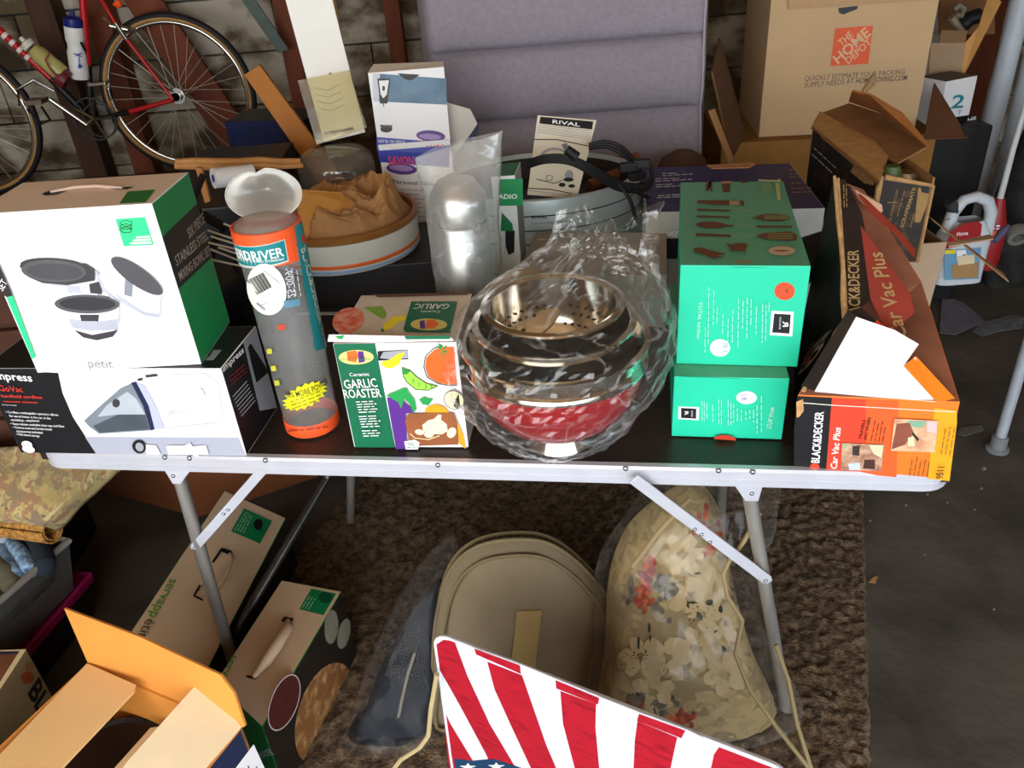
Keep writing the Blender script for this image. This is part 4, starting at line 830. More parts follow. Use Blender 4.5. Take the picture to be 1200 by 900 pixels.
g = G(); g.lathe(bc+Vector((-.05, .14, .215)), [(.072, 0), (.078, .004), (.078, .008), (.072, .010), (.03, .016), (0, .018)], CHR, n=48, axis=(-.15, -.55, .8)); solo(g, 'bowl_lid', 'shiny steel lid tilted behind the bowls inside the plastic bag', 'lid', bc+Vector((-.05, .14, .215)), smooth=True)
FB = film('clear_bag', .016, (1, 1, 1), .16, 8, .10, .42, gl=.05)
prof_b = [(.0, .075, 0, 0), (.012, .10, 0, 0), (.05, .135, -.004, 0), (.10, .168, -.006, 0), (.15, .186, -.002, .0), (.20, .190, .008, .0), (.245, .178, .02, .01), (.275, .150, .035, .03), (.30, .118, .055, .05), (.33, .085, .082, .065), (.36, .064, .10, .075), (.385, .058, .108, .08)]
def bagf(u, v):
    k = v*(len(prof_b)-1); i = min(int(k), len(prof_b)-2); f = k-i; h, r, ox, oy = [a+(b-a)*f for a, b in zip(prof_b[i], prof_b[i+1])]
    a = 2*math.pi*u; q = Vector((math.cos(a)*2.2, math.sin(a)*2.2, h*14)); q2 = Vector((math.cos(a)*1.2+3, math.sin(a)*1.2, h*22))
    cr = .011*ridge(q, 1.3)+.006*ridge(q2, 2.1)+.002*noise.noise(q*4); cr *= .55+1.0*v; cr += .0035*ridge(q, 4.5)+.0075*ridge(Vector((math.cos(a)*5, math.sin(a)*5, h*5+a)), 1.0)*(.4+v)
    r2 = max(r+cr, .0); top = 1.0 if v < .75 else 1+(v-.75)*.9*math.sin(5*a)
    p = bc+Vector((ox+r2*top*math.cos(a), oy+r2*top*.92*math.sin(a)+.0, h+(.03*math.sin(3*a+1)*max(0, v-.7)*3)))
    return p
g = G(); g.grid(bagf, 120, 66, FB, closed_u=True)
solo(g, 'plastic_bag', 'crinkled clear plastic bag wrapped around the red and steel bowls', 'bag', bc, fix=False)
# ================================================================== teal utensil cartons
TEAL_GLARE = M('#5fa583', .38, var=.06)  # lid is the same teal; warm ceiling glare is put into this greyer colour
lg = solve((787, 511), (916, 515), TT, (785, 441), d=.40)
lgt = thing('utensil_carton', 'lower teal kitchen utensil carton, directly on the table', 'box', mid(lg))
G().hexa(lg, TEAL, dict(right=TEALD, top=TEAL_GLARE)).build('body', lgt, bevel=.0015)
z8 = Z(780, 400, 6.6667); PT = M('#9fe6d4', .5, var=0); lf = face_of(lg, 'front'); pr = Print(lgt, 'front_print', lf)
pr.poly(WHITE, z8((100, 508), (262, 512), (258, 615), (98, 605))); pr.poly(INK, z8((120, 518), (240, 524), (238, 603), (120, 597))); pr.text('R', WHITE, *z8((150, 545), (150, 575), (178, 545)), .04); pr.text('BERGER', LGREY, *z8((200, 540), (200, 590), (214, 540)), .0)
pr.ell(M('#e9e4f4', .5, var=0), *z8((632, 437))[0], 12, 7.6, 0); pr.text('18', M('#7b6f9a', .5, var=0), *z8((590, 415), (590, 460), (640, 415)), .0)
for x, y0_, y1 in ((285, 460, 640), (302, 470, 635), (322, 478, 638), (368, 490, 635), (415, 445, 655), (435, 445, 662), (488, 445, 662), (510, 470, 655), (530, 480, 640), (560, 510, 630), (590, 520, 620), (625, 530, 610), (655, 520, 620), (685, 520, 620), (712, 480, 710), (745, 410, 700)): pr.words(PT, z8((x, y0_))[0], z8((x, y1))[0], 1, (0, 0), .9, int(x), .1)
pr.text('TOTAL kitchen', M('#b9eee0', .5, var=0), *z8((780, 665), (822, 495), (822, 668)), .0); pr.ell(M('#c53a24', .5, var=.1), *z8((462, 752))[0], 13, 5.5, 4, a0=180, a1=360); pr.done()
fl = [lf.xyz(lf.uv(*p), .001) for p in z8((110, 272), (605, 290), (618, 306), (345, 298), (112, 300))]; G().slab(fl, .001, TEAL, n=lf.n).build('tuck_flap', lgt)
ug = solve((794, 430), (937, 434), lg[4].z+.001, (797, 314), d=.46)
ug = [ug[0]+Vector((0, .012, 0)), ug[1]+Vector((0, .012, 0)), ug[2], ug[3]]+[ug[4]+Vector((0, .012, 0)), ug[5]+Vector((0, .012, 0)), ug[6], ug[7]]
ugt = thing('utensil_carton', 'upper teal kitchen utensil carton with utensil pictures on its lid', 'box', mid(ug))
G().hexa(ug, TEAL, dict(right=TEALD, top=TEAL_GLARE)).build('body', ugt, bevel=.0015)
z9 = Z(740, 180, 3.75); uf = face_of(ug, 'front'); pr = Print(ugt, 'front_print', uf)
pr.ell(M('#e24a26', .45, var=.1), *z9((673, 604))[0], 12, 10.5); pr.poly(M('#8f4a1a', .5), z9((672, 595), (688, 590), (692, 605), (680, 615))); pr.poly(WHITE, z9((615, 690), (713, 694), (706, 802), (607, 796))); pr.poly(INK, z9((627, 702), (700, 706), (694, 790), (618, 785)))
pr.text('R', WHITE, *z9((665, 760), (665, 735), (690, 760)), .04); pr.text('BERGER', LGREY, *z9((648, 770), (650, 715), (656, 770)), .0)
pr.ell(M('#e6eef0', .5, var=0), *z9((389, 852))[0], 11.8, 10.2); pr.text('18', M('#7fa2b0', .5, var=0), *z9((400, 870), (402, 830), (425, 870)), .0); 
pr.text('TOTAL kitchen', M('#b9eee0', .5, var=0), *z9((296, 650), (287, 810), (312, 650)), .01)
for x, y0_, y1 in ((340, 585, 850), (325, 760, 880), (362, 600, 770), (378, 670, 740), (402, 700, 800), (425, 720, 830), (445, 680, 840), (470, 630, 850), (490, 640, 780), (508, 625, 820), (525, 630, 760), (548, 665, 810), (575, 650, 830), (590, 655, 820), (604, 645, 690)): pr.words(PT, z9((x, y0_))[0], z9((x-3, y1))[0], 1, (0, 0), .9, int(x), .15)
pr.done()
ut = face_of(ug, 'top'); pr = Print(ugt, 'top_print', ut); BU = M('#6a4226', .5, var=.12); PB = M('#a2b07a', .5, var=0)
for poly in (((325, 165), (333, 98), (352, 98), (357, 165), (345, 168), (341, 115), (336, 168)), ((398, 135), (435, 133), (433, 172), (402, 172)), ((482, 95), (510, 95), (512, 130), (480, 132))): pr.poly(BU, z9(*poly))
pr.poly(M('#c08a6a', .5, var=0), z9((388, 95), (450, 95), (440, 132), (395, 133)))
pr.poly(BU, z9((288, 207), (430, 208), (430, 228), (360, 228), (288, 220))); pr.poly(M('#b98f72', .5, var=0), z9((430, 210), (475, 212), (475, 228), (430, 228))); pr.poly(BU, z9((475, 210), (495, 210), (495, 235), (475, 228)))
for a in (((288, 245), (432, 250), (432, 257), (288, 253)), ((285, 275), (432, 280), (432, 288), (288, 283)), ((282, 353), (437, 360), (437, 371), (282, 365)), ((550, 320), (705, 322), (705, 330), (550, 329))): pr.poly(BU, z9(*a))
pr.ell(BU, *z9((350, 318))[0], 18, 4, 2); pr.poly(BU, z9((410, 315), (450, 320), (450, 325), (410, 325))); pr.ell(BU, *z9((622, 286))[0], 20, 4.2, 1); pr.poly(BU, z9((530, 285), (560, 283), (560, 290), (530, 290))); pr.poly(BU, z9((545, 368), (580, 355), (700, 348), (728, 365), (725, 385), (690, 390), (590, 382)))
for i in range(4): pr.line(PB, z9((585, 278+i*5), (690, 280+i*5)), .5); pr.line(PB, z9((600, 358+i*8), (710, 358+i*8)), .5)
pr.line(PB, z9((440, 250), (530, 262)), .6); pr.line(PB, z9((450, 324), (545, 324)), .6); pr.line(PB, z9((437, 365), (545, 368)), .6)
pr.poly(BU, z9((272, 425), (300, 420), (370, 440), (412, 448), (408, 455), (380, 455), (405, 468), (370, 465), (375, 475), (345, 465), (310, 450), (275, 440))); pr.poly(BU, z9((412, 402), (440, 408), (500, 402), (510, 415), (495, 432), (505, 440), (460, 438), (440, 440), (430, 420)))
pr.ell(M('#c9a98a', .5, var=0), *z9((660, 437))[0], 15.5, 5.4, 0); pr.ell(BU, *z9((660, 437))[0], 9, .8, 0); pr.poly(M('#d8d2b0', .5, var=0), z9((552, 95), (650, 96), (654, 132), (558, 130))); pr.poly(BU, z9((565, 102), (640, 103), (643, 126), (570, 124)))
for i in range(5): pr.line(PB, z9((570+i*9, 140), (582+i*9, 198-i*6)), .8)
pr.poly(M('#b9c08a', .5, var=0), z9((630, 140), (648, 140), (655, 215), (640, 215)))
pr.poly(M('#c07a50', .5, var=.2), z9((440, 498), (470, 484), (520, 484), (545, 500)))
pr.done()
fl = [uf.xyz(uf.uv(*p), .001) for p in z9((435, 498), (590, 500), (592, 508), (440, 506))]; G().slab(fl, .001, TEAL, n=uf.n).build('tuck_flap', ugt)
# ================================================================== worn red and black vacuum carton at the table's right end
f0, f1 = az(931, 545, TT), az(1104, 561, TT); uu = (f1-f0).normalized(); nn = Vector((-uu.y, uu.x, 0))
f4 = apl(935, 463, f0, nn); f5 = apl(1125, 471, f1, nn)
b7 = ay(977, 209, 1.50); b6 = ay(1012, 222, 1.50); b2 = Vector((b6.x+.10, b6.y-.02, TT)); b3 = Vector((b7.x-.03, b7.y, TT))
m6 = ay(1080, 330, 1.33)
vt = Plane(f4, uu, b7-f4); rdg = vt.xyz(vt.uv(990, 376), 0)
car = thing('vacuum_carton', 'worn black and orange car vacuum carton hanging over the right table corner', 'box', (f0+f1)/2)
BKC = M('#1d1b1c', .4, var=.3, scale=14, hex2='#2e2522')
VTOP_SHEEN = M('#96604a', .26, var=.3, scale=8, hex2='#7a4a38', spec=.8)  # bronze sheen of the glossy top is mixed into its base colour
g = G(); k = [f0, f1, b2, b3, f4, f5, b6, b7, m6, Vector((m6.x+.03, m6.y, TT)), rdg]
g.add(k, [[0, 1, 5, 4]], M('#f07a28', .4, var=.05)); g.add(k, [[3, 0, 10], [0, 4, 10], [3, 10, 7]], BKC); g.add(k, [[4, 5, 8, 10], [10, 8, 6, 7]], VTOP_SHEEN); g.add(k, [[1, 9, 8, 5], [9, 2, 6, 8]], M('#b8763a', .35, var=.2)); g.add(k, [[2, 3, 7, 6]], KRAFTD); g.add(k, [[0, 3, 2, 9, 1]], KRAFTD)
g.build('body', car, bevel=.0008)
cf = Plane(f0, uu, (0, 0, 1)); zf = Z(920, 460, 5.714); pr = Print(car, 'front_print', cf)
VR = M('#e8432c', .4, var=.04)
pr.poly(BLACK, zf((82, 22), (314, 34), (275, 520), (60, 490), (60, 250), (75, 90))); pr.poly(VR, zf((314, 34), (560, 46), (560, 545), (275, 520))); pr.poly(M('#ec5f2a', .4, var=.04), zf((540, 46), (760, 56), (745, 565), (540, 545))); pr.poly(AMBER, zf((1000, 100), (1150, 120), (1150, 200), (1100, 590), (955, 575)))
pr.line(WARMW, zf((100, 65), (310, 82), (860, 112), (1140, 126)), .9); pr.poly(TORN, zf((75, 60), (120, 40), (125, 120), (95, 160), (78, 165)))
pr.text('BLACK&DECKER', WHITE, *zf((228, 468), (258, 125), (172, 462)), .045); pr.ell(VR, *zf((198, 492))[0], 5.4, 3.8, 0); pr.text('Car Vac Plus', WHITE, *zf((345, 510), (372, 232), (300, 508)), .03, shear=.2)
for p_, q_ in (((510, 310), (540, 180)), ((545, 315), (575, 160))): pr.text('ANYWHERE' if p_[0] == 545 else 'TRAVELS', INK, *zf(p_, q_, (p_[0]-22, p_[1])), .03)
pr.words(INK, zf((575, 320))[0], zf((605, 170))[0], 4, (4.4, .3), .8, 3, .3)
P1 = M('#c9a58a', .5, var=.5, scale=60, hex2='#8a5a44'); P2 = M('#d9b590', .5, var=.5, scale=50, hex2='#c08a6a')
pr.poly(P1, zf((380, 330), (665, 340), (640, 520), (372, 510))); pr.poly(M('#b8c8d8', .5), zf((420, 470), (500, 460), (500, 510), (430, 510))); pr.poly(M('#4a2a20', .5), zf((530, 440), (600, 440), (600, 505), (520, 500))); pr.poly(M('#3a2d28', .5), zf((450, 350), (500, 345), (495, 415), (450, 410))); pr.poly(M('#e2c9a8', .5), zf((560, 340), (655, 345), (645, 430), (590, 400))); pr.poly(M('#9fb088', .5), zf((380, 335), (430, 335), (390, 380)))
pr.poly(P2, zf((730, 165), (1025, 180), (1000, 390), (705, 380))); pr.poly(M('#8f4f3c', .5, var=.3), zf((745, 200), (830, 190), (860, 260), (800, 340), (710, 370))); pr.poly(M('#7fa890', .5), zf((815, 178), (945, 182), (920, 225), (850, 220))); pr.poly(M('#dcb8b8', .5), zf((950, 185), (1015, 190), (1010, 265), (945, 250))); pr.poly(M('#2c2622', .5), zf((850, 250), (895, 300), (885, 318), (850, 275))); pr.poly(CREAM, zf((820, 290), (860, 285), (865, 350), (820, 345)))
pr.words(INK, zf((830, 545))[0], zf((855, 405))[0], 5, (5, .3), .8, 6, .3); pr.words(INK, zf((1040, 400))[0], zf((1075, 190))[0], 3, (5, .3), .8, 7, .3); pr.text('9511', INK, *zf((1050, 560), (1062, 478), (1002, 552)), .02); pr.done()
vt = Plane(f4, uu, b7-f4); zv = Z(940, 200, 6); pr = Print(car, 'top_print', vt)
pr.poly(M('#2a211f', .35, var=.3), zv((236, 70), (300, 60), (420, 300), (470, 560), (500, 900), (305, 1040), (285, 800), (262, 500))); pr.poly(M('#963a30', .3, var=.25, scale=12, spec=.7), zv((410, 385), (600, 640), (760, 870), (790, 1000), (600, 1160), (480, 900)))
pr.poly(M('#8a3526', .35, var=.2), zv((370, 140), (440, 190), (680, 420), (800, 560), (790, 620), (640, 440), (470, 290))); pr.poly(TORN, zv((232, 60), (262, 50), (296, 560), (316, 900), (310, 1040), (282, 760)))
GO = M('#b89a6a', .4, .2, var=.2)
pr.text('BLACK&DECKER', GO, *zv((410, 1080), (395, 560), (325, 1060)), .03); pr.text('Car Vac Plus', GO, *zv((740, 1180), (560, 575), (630, 1190)), .03, shear=.1); pr.words(GO, zv((295, 260))[0], zv((290, 90))[0], 2, (3, 0), 1, 3, .1); pr.done()
lp = Plane(f4, rdg-f4, b3-f4); pr = Print(car, 'side_print', lp); pr.text('CAR VAC', M('#b8ab94', .5, var=0), (962, 412), (984, 352), (950, 400), .03, shear=.2); pr.text('PLUS', M('#b8ab94', .5, var=0), (974, 388), (984, 355), (968, 386), .02); pr.poly(M('#a5362c', .5), [(944, 418), (952, 410), (950, 425), (944, 430)]); pr.done()
# torn white top flap
def vup(x, y, o): return vt.xyz(vt.uv(x, y), o)
zw = Z(920, 340, 6)
A = [vup(*zw((205, 722))[0], .004), vup(*zw((1050, 797))[0], .003), vup(*zw((900, 500))[0], .012), vup(*zw((820, 560))[0], .014), vup(*zw((910, 440))[0], .026), vup(*zw((740, 350))[0], .03), vup(*zw((475, 258))[0], .03)]
G().slab(A, .0025, M('#eeecea', .5, var=.02), n=vt.n).build('torn_flap', car)
A = [vup(*p, o) for p, o in zip(zw((110, 690), (205, 722), (475, 258), (415, 220)), (.006, .007, .033, .033))]; G().slab(A, .003, BKC, n=vt.n).build('flap_strip', car, label='black printed strip along the torn white flap')
A = [vup(*p, o) for p, o in zip(zw((820, 570), (905, 490), (1195, 780), (1190, 800), (1050, 790)), (.016, .012, .004, .004, .006))]; G().slab(A, .002, M('#f58a26', .4, var=.08), n=vt.n).build('flap_edge', car, label='bright orange flap edge')
A = [vup(*p, o) for p, o in zip(zw((425, 190), (520, 165), (625, 265), (600, 300)), (.012, .016, .02, .02))]; G().slab(A, .003, BKC, n=vt.n).build('torn_corner', car)
A = [vup(*p, .022) for p in zw((600, 300), (625, 262), (730, 345), (680, 330))]; G().slab(A, .002, VR, n=vt.n).build('torn_corner', car)
E1 = [vup(*p, .004) for p in ((978, 210), (982, 260), (986, 310), (988, 350), (991, 375))]
G().tube([p+Vector((random.uniform(-.002, .002), 0, random.uniform(0, .003))) for p in E1], [.003, .004, .0035, .005, .006], TORN, n=7).build('torn_edge', car)
G().tube([vup(*p, .006) for p in ((990, 376), (978, 392), (962, 425), (945, 450), (941, 460))], [.004, .003, .003, .003, .004], TORN, n=7).build('torn_edge', car)
# ================================================================== back row on the bench
BZ = .5505
# black appliance box under the tin
tinY = 2.12; tr0 = ay(480, 300, 1.96)
tbx = thing('appliance_box', 'black flat topped carton under the orange striped tin', 'box', (-.36, 2.12, BZ))
TINZ = ay(505, 298, 2.0).z-.012
G().box((-.60, 1.98, BZ), (ay(508, 300, 2.0).x, 2.285, TINZ), M('#1b1615', .5, var=.25)).build('body', tbx, bevel=.004)
tc_ = ay(402, 262, 2.13); tR = ay(489, 258, 2.13).x-tc_.x; tc_ = Vector((tc_.x, 2.13, TINZ+.001)); TH = .098
tin = thing('round_tin', 'round white tin with orange and blue stripe, brown paper inside', 'tin', tc_)
GOLD = M('#a5713a', .35, .3, var=.15)
G().lathe(tc_, [(0, 0), (tR-.004, 0), (tR, .004), (tR, TH), (tR-.003, TH), (tR-.003, .006), (0, .006)], M('#d9d8ce', .4, var=.06), n=80).build('tin_wall', tin, smooth=True)
for nm, m_, a, b in (('orange_stripe', ORANGE, .018, .027), ('blue_stripe', M('#8fb0d8', .4, var=0), .006, .013)): G().lathe(tc_, [(tR+.0004, a), (tR+.001, a+.001), (tR+.001, b), (tR+.0004, b+.001)], m_, n=80).build(nm, tin, smooth=True)
G().lathe(tc_, [(tR, TH-.018), (tR+.005, TH-.014), (tR+.006, TH-.002), (tR, TH+.003), (tR-.008, TH), (tR-.008, TH-.02)], GOLD, n=80).build('gold_rim', tin, smooth=True)
BPAP = M('#b98a58', .8, var=.25, scale=9, bump=.1, bscale=60)
def pap_(u, v):
    a = 2*math.pi*u; r = v*(tR-.009); x = r*math.cos(a); y = r*math.sin(a); q = Vector((x*13, y*13, 1.7))
    h = .105+.045*ridge(q, .8)+.022*ridge(q, 2.1)+.006*ridge(q, 6)+.03*(x/tR)-.03*(y/tR)*0; h -= .018*v**4
    s = max(0, (v-.72)/.28); s = s*s*(3-2*s); h = h*(1-s)+(.080+.012*noise.noise(q*2))*s; return tc_+Vector((x, y, max(h, .06)))
g = G(); g.grid(pap_, 80, 34, BPAP, closed_u=True); solo(g, 'crumpled_paper', 'crumpled brown packing paper filling the round tin', 'paper', tc_+Vector((0, 0, .03)), fix=False)
g = G(); P0 = [ay(348, 222, 2.02), ay(400, 226, 2.06), ay(415, 240, 2.04), ay(408, 258, 1.99), ay(380, 280, 1.97), ay(352, 282, 1.97)]
g.slab(P0, .002, M('#c98c3f', .8, var=.1), n=Vector((0, -.6, .8))); solo(g, 'kraft_envelope', 'smooth orange brown paper sheet tucked beside the crumpled paper', 'paper', P0[4])
# personal blender box with raised lid
SY = 2.34
s0, s1, s2, s3 = ay(443, 170, SY), ay(528, 168, SY), ay(437, 88, SY), ay(524, 86, SY)
sav = thing('blender_carton', 'white and blue blender carton with its lid standing open', 'box', ((s0.x+s1.x)/2, SY+.09, BZ))
zt_ = s0.z; hx = [(s0.x, SY, BZ), (s1.x, SY, BZ), (s1.x, SY+.17, BZ), (s0.x, SY+.17, BZ)]; sc_ = [Vector(p) for p in hx]+[Vector((p[0], p[1], zt_)) for p in hx]
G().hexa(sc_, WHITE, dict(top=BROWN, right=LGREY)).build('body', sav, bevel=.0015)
ldz = s2.z; lidq = [Vector((s0.x, SY+.004, zt_)), Vector((s1.x, SY+.004, zt_)), Vector((s1.x+.002, SY+.03, ldz)), Vector((s0.x-.002, SY+.03, ldz))]
G().slab(lidq, .003, WHITE, n=Vector((0, 1, 0))).build('lid', sav)
tk = [lidq[3], lidq[3].lerp(lidq[2], .36), lidq[3].lerp(lidq[2], .40)+Vector((0, .0, -.012)), lidq[3].lerp(lidq[2], .56)+Vector((0, 0, -.012)), lidq[3].lerp(lidq[2], .6), lidq[2], lidq[2]+Vector((-.004, .05, .004)), lidq[3]+Vector((.012, .06, .012))]
G().slab([lidq[3], lidq[2], lidq[2]+Vector((-.002, .045, .006)), lidq[3]+Vector((.012, .055, .012))], .002, WARMW).build('tuck_flap', sav)
fq = [ay(x, y, SY+.06) for x, y in ((524, 120), (551, 128), (560, 146), (535, 178), (524, 178))]; G().slab(fq, .003, M('#cfc8be', .6, var=.05), n=Vector((0, 1, 0))).build('dust_flap', sav)
fq = [ay(x, y, SY+.055) for x, y in ((537, 178), (560, 145), (561, 152), (545, 180))]; G().slab(fq, .004, NAVY, n=Vector((0, 1, 0))).build('flap_edge', sav)
z2 = Z(300, 0, 3.75); z6 = Z(220, 170, 3.75)
lpn = Plane(lidq[0], (1, 0, 0), lidq[3]-lidq[0]); pr = Print(sav, 'lid_print', lpn); SKY_ = M('#6f8ea6', .5, var=.25, scale=12, hex2='#4d6b86')
pr.poly(SKY_, z2((512, 322), (836, 345), (838, 460), (516, 445))); pr.poly(LGREY, z2((512, 322), (545, 325), (540, 447), (516, 446))); pr.poly(DGREY, z2((533, 345), (590, 345), (582, 420), (578, 455), (545, 455), (540, 400))); pr.poly(WHITE, z2((540, 355), (584, 352), (575, 415), (560, 432), (548, 415))); pr.ell(DGREY, *z2((561, 388))[0], 1.6, 3); pr.line(DGREY, z2((560, 455), (562, 470)), 1)
pr.ell(DGREY, *z2((573, 567))[0], 7, 4); pr.poly(M('#56585e', .5), z2((545, 548), (600, 550), (598, 560), (546, 558)))
pr.poly(BLACK, z2((622, 322), (720, 328), (690, 350), (670, 353), (650, 345))); pr.poly(BLUE, z2((530, 602), (855, 628), (852, 678), (532, 660)))
pr.text('MODEL NO. PB-3270', WHITE, *z2((655, 618), (538, 612), (655, 632)), .0); PUR = M('#5a3a8a', .45, var=.1)
pr.ell(PUR, *z2((768, 597))[0], 17, 6.5, 4); pr.ell(M('#a88ac8', .45, var=.1), *z2((765, 600))[0], 13, 3.4, 4); pr.text('SAVON', M('#e23a4a', .45, var=0), *z2((825, 622), (715, 616), (825, 648)), .05); pr.done()
sf = Plane(sc_[0], (1, 0, 0), (0, 0, 1)); pr = Print(sav, 'front_print', sf)
pr.poly(BLUE, z2((534, 660), (850, 676), (850, 735), (545, 712))); pr.ell(PUR, *z2((640, 742))[0], 18, 6.6, 5); pr.ell(M('#a88ac8', .45, var=.1), *z2((638, 738))[0], 14, 3.6, 5); pr.text('SAVON', M('#e23a4a', .45, var=0), *z2((582, 722), (695, 724), (584, 684)), .05)
pr.text('Personal Blender', INK, *z2((602, 806), (822, 818), (601, 788)), .015); pr.words(GREY, z2((610, 830))[0], z2((760, 838))[0], 7, (.6, 5), .9, 4, .3); pr.done()
# thermos in its wrap, standing on the table behind the garlic carton
tY = 1.60; tx = ay(543, 300, tY).x; tbse = Vector((tx, tY, TT)); rT = (ay(578, 300, tY).x-ay(509, 300, tY).x)/2*.98
zs_ = ay(540, 270, tY-rT).z; ztp = ay(535, 212, tY-rT*.3).z
tm_ = thing('thermos', 'brushed steel thermos with domed cup lid in a bubble wrap sleeve', 'thermos', tbse)
BST = M('#b9b7b2', .28, 1.0, var=.12, scale=5, stretch=(1, 1, 20))
H0 = zs_-TT
G().lathe(tbse, [(0, 0), (rT-.004, 0), (rT, .006), (rT, H0-.004), (rT-.003, H0)], BST, n=56).build('flask_body', tm_, smooth=True)
G().lathe(tbse, [(rT-.003, H0), (rT-.003, H0+.004)], RUBBER, n=56).build('seal_ring', tm_, smooth=True)
G().lathe(tbse, [(rT-.003, H0+.004), (rT-.002, H0+.01), (rT-.004, H0+.055), (rT-.012, ztp-TT-.02), (rT-.022, ztp-TT-.004), (rT-.035, ztp-TT), (0, ztp-TT+.002)], BST, n=56).build('cup_lid', tm_, smooth=True)
WRAP = film('bubble_wrap', .19, (.96, .97, .96), .14, 12, .25, .4, gl=.08)
wt = ay(540, 168, tY).z
def wrapf(u, v):
    a = 2*math.pi*u; h = .01+v*(wt-TT-.01); k = max(0, (v-.78)/.22)
    rx = rT+.006+.010*v+.010*k; ry = (rT+.010)*(1-.85*k); q = Vector((math.cos(a)*1.8, math.sin(a)*1.8, h*14))
    c_ = .003*ridge(q, .9)+.001*noise.noise(q*3)+.0012*math.cos(h*520)*math.cos(a*30)
    tilt = .025*v*v
    return tbse+Vector(((rx+c_)*math.cos(a)+tilt*.45+.003, (ry+c_)*math.sin(a), h+(.006*noise.noise(q*.8)+.020*math.cos(a))*k))
g = G(); g.grid(wrapf, 96, 60, WRAP, closed_u=True); solo(g, 'bubble_wrap', 'translucent bubble wrap sleeve around the tall steel thermos', 'wrap', tbse, fix=False, smooth=True)
# green radio box
rY = 1.80; a, b = ay(586, 215, rY), ay(604, 215, rY); rzt = ay(595, 206, rY).z
rc = [Vector((ay(583, 300, rY).x, rY, TT)), Vector((b.x, rY, TT)), Vector((b.x+.018, rY+.10, TT)), Vector((a.x, rY+.10, TT))]; rc = rc+[Vector((p.x, p.y, rzt)) for p in rc]
rad_ = thing('radio_carton', 'narrow green and white radio carton between thermos and silver cooker', 'box', mid(rc))
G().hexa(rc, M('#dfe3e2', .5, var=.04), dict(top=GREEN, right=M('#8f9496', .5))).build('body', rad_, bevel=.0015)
z7b = Z(480, 150, 3.75); pr = Print(rad_, 'front_print', Plane(rc[0], rc[1]-rc[0], (0, 0, 1))); pr.poly(M('#0e8a4e', .45, var=.05), z7b((395, 225), (497, 222), (498, 340), (395, 342))); pr.text('RADIO', WHITE, *z7b((372, 311), (473, 310), (372, 290)), .03)
pr.poly(BLACK, z7b((420, 450), (462, 450), (460, 545), (435, 558), (422, 520))); pr.poly(GREEN, z7b((405, 370), (452, 420), (455, 452), (400, 452))); pr.done()
# grey flat carton
GZ = .87; gp = [az(628, 273, GZ), az(781, 272, GZ)]; W_ = gp[1]-gp[0]; nB = Vector((-W_.y, W_.x, 0)).normalized(); fl_ = [gp[0]-nB*.26-W_*.04, gp[1]-nB*.26, gp[1], gp[0]]
gc_ = [Vector((p.x, p.y, TT)) for p in fl_]+[Vector((p.x, p.y, GZ)) for p in fl_]
gt = thing('flat_carton', 'plain grey flat carton behind the bagged bowls', 'box', mid(gc_)); G().hexa(gc_, M('#a39d96', .55, var=.12, scale=10)).build('body', gt, bevel=.002)
pr = Print(gt, 'scuffs', face_of(gc_, 'top')); pr.words(WHITE, (630, 281), (660, 280), 1, (0, 3), .8, 2, .2); pr.words(WHITE, (752, 275), (774, 277), 2, (2, 5), .8, 3, .2); pr.done()
# silver oval cooker with leaflet and cord
cY = 2.26; cz = ay(632, 205, cY).z; cR = (ay(748, 212, cY).x-ay(632, 205, cY).x); cc_ = Vector((ay(632, 205, cY).x, cY, BZ)); CHh = cz-BZ
ck = thing('electric_cooker', 'round silver electric cooker with black lines behind the grey carton', 'cooker', cc_)
SLV = M('#b9c6c8', .38, .35, var=.06)
SQ = .80
g = G(); g.lathe(cc_, [(cR*.8, 0), (cR*.98, .02), (cR*1.04, CHh*.45), (cR*1.03, CHh*.8), (cR*1.0, CHh*.96), (cR*.985, CHh), (cR*.95, CHh+.003), (cR*.93, CHh-.01)], SLV, n=90, sq=SQ); g.build('cooker_body', ck, smooth=True)
g = G(); g.lathe(cc_, [(0, CHh-.07), (cR*.88, CHh-.07), (cR*.94, CHh-.008)], M('#2e2622', .4, var=.2), n=90, sq=SQ); g.build('inner_pan', ck, smooth=True)
for hh, k_ in ((.90, 1.013), (.80, 1.031), (.70, 1.034), (.48, 1.041)): G().lathe(cc_, [(cR*k_, CHh*hh-.0015), (cR*k_+.0012, CHh*hh), (cR*k_, CHh*hh+.0015)], INK, n=90, sq=SQ).build('trim_line', ck)
class Cyl2(Cyl):
    pass
cs2 = Cyl(cc_, cR*.86); 
pln = Plane(cc_+Vector((0, -cR*1.04*SQ-.001, 0)), (1, 0, 0), (0, 0, 1)); pr = Print(ck, 'lettering', pln)
pr.text('RIVAL', INK, (623, 256.5), (642, 256), (623, 252.5), .03); pr.words(GREY, (623, 262), (672, 259.5), 1, (0, 4), 1.2, 3, 0); pr.words(GREY, (623, 269), (668, 267), 1, (0, 4), .9, 4, 0); pr.done()
for lab, p_, q_, r_ in (('brown wooden dowel lying inside the silver cooker', ay(690, 218, 2.3), ay(735, 200, 2.36), .018), ('second wooden dowel along the back rim of the silver cooker', ay(700, 195, 2.42), ay(748, 186, 2.46), .02)):
    g = G(); g.tube([p_, q_], r_, M('#7a4a2c', .6, var=.3), n=10); solo(g, 'wooden_dowel', lab, 'dowel', p_, smooth=True)
lY = 2.10
L_ = [ay(617, 228, lY-.0), ay(676, 233, lY-.0), ay(699, 141, lY+.10), ay(630, 135, lY+.10)]
lp_ = Plane(L_[0], L_[1]-L_[0], L_[3]-L_[0]); L_ = [lp_.xyz(lp_.uv(*q), 0) for q in ((618, 228), (676, 233), (699, 141), (630, 135))]
lf_ = thing('leaflet', 'cream instruction leaflet with black heading leaning on the silver cooker', 'leaflet', (L_[0]+L_[1])/2)
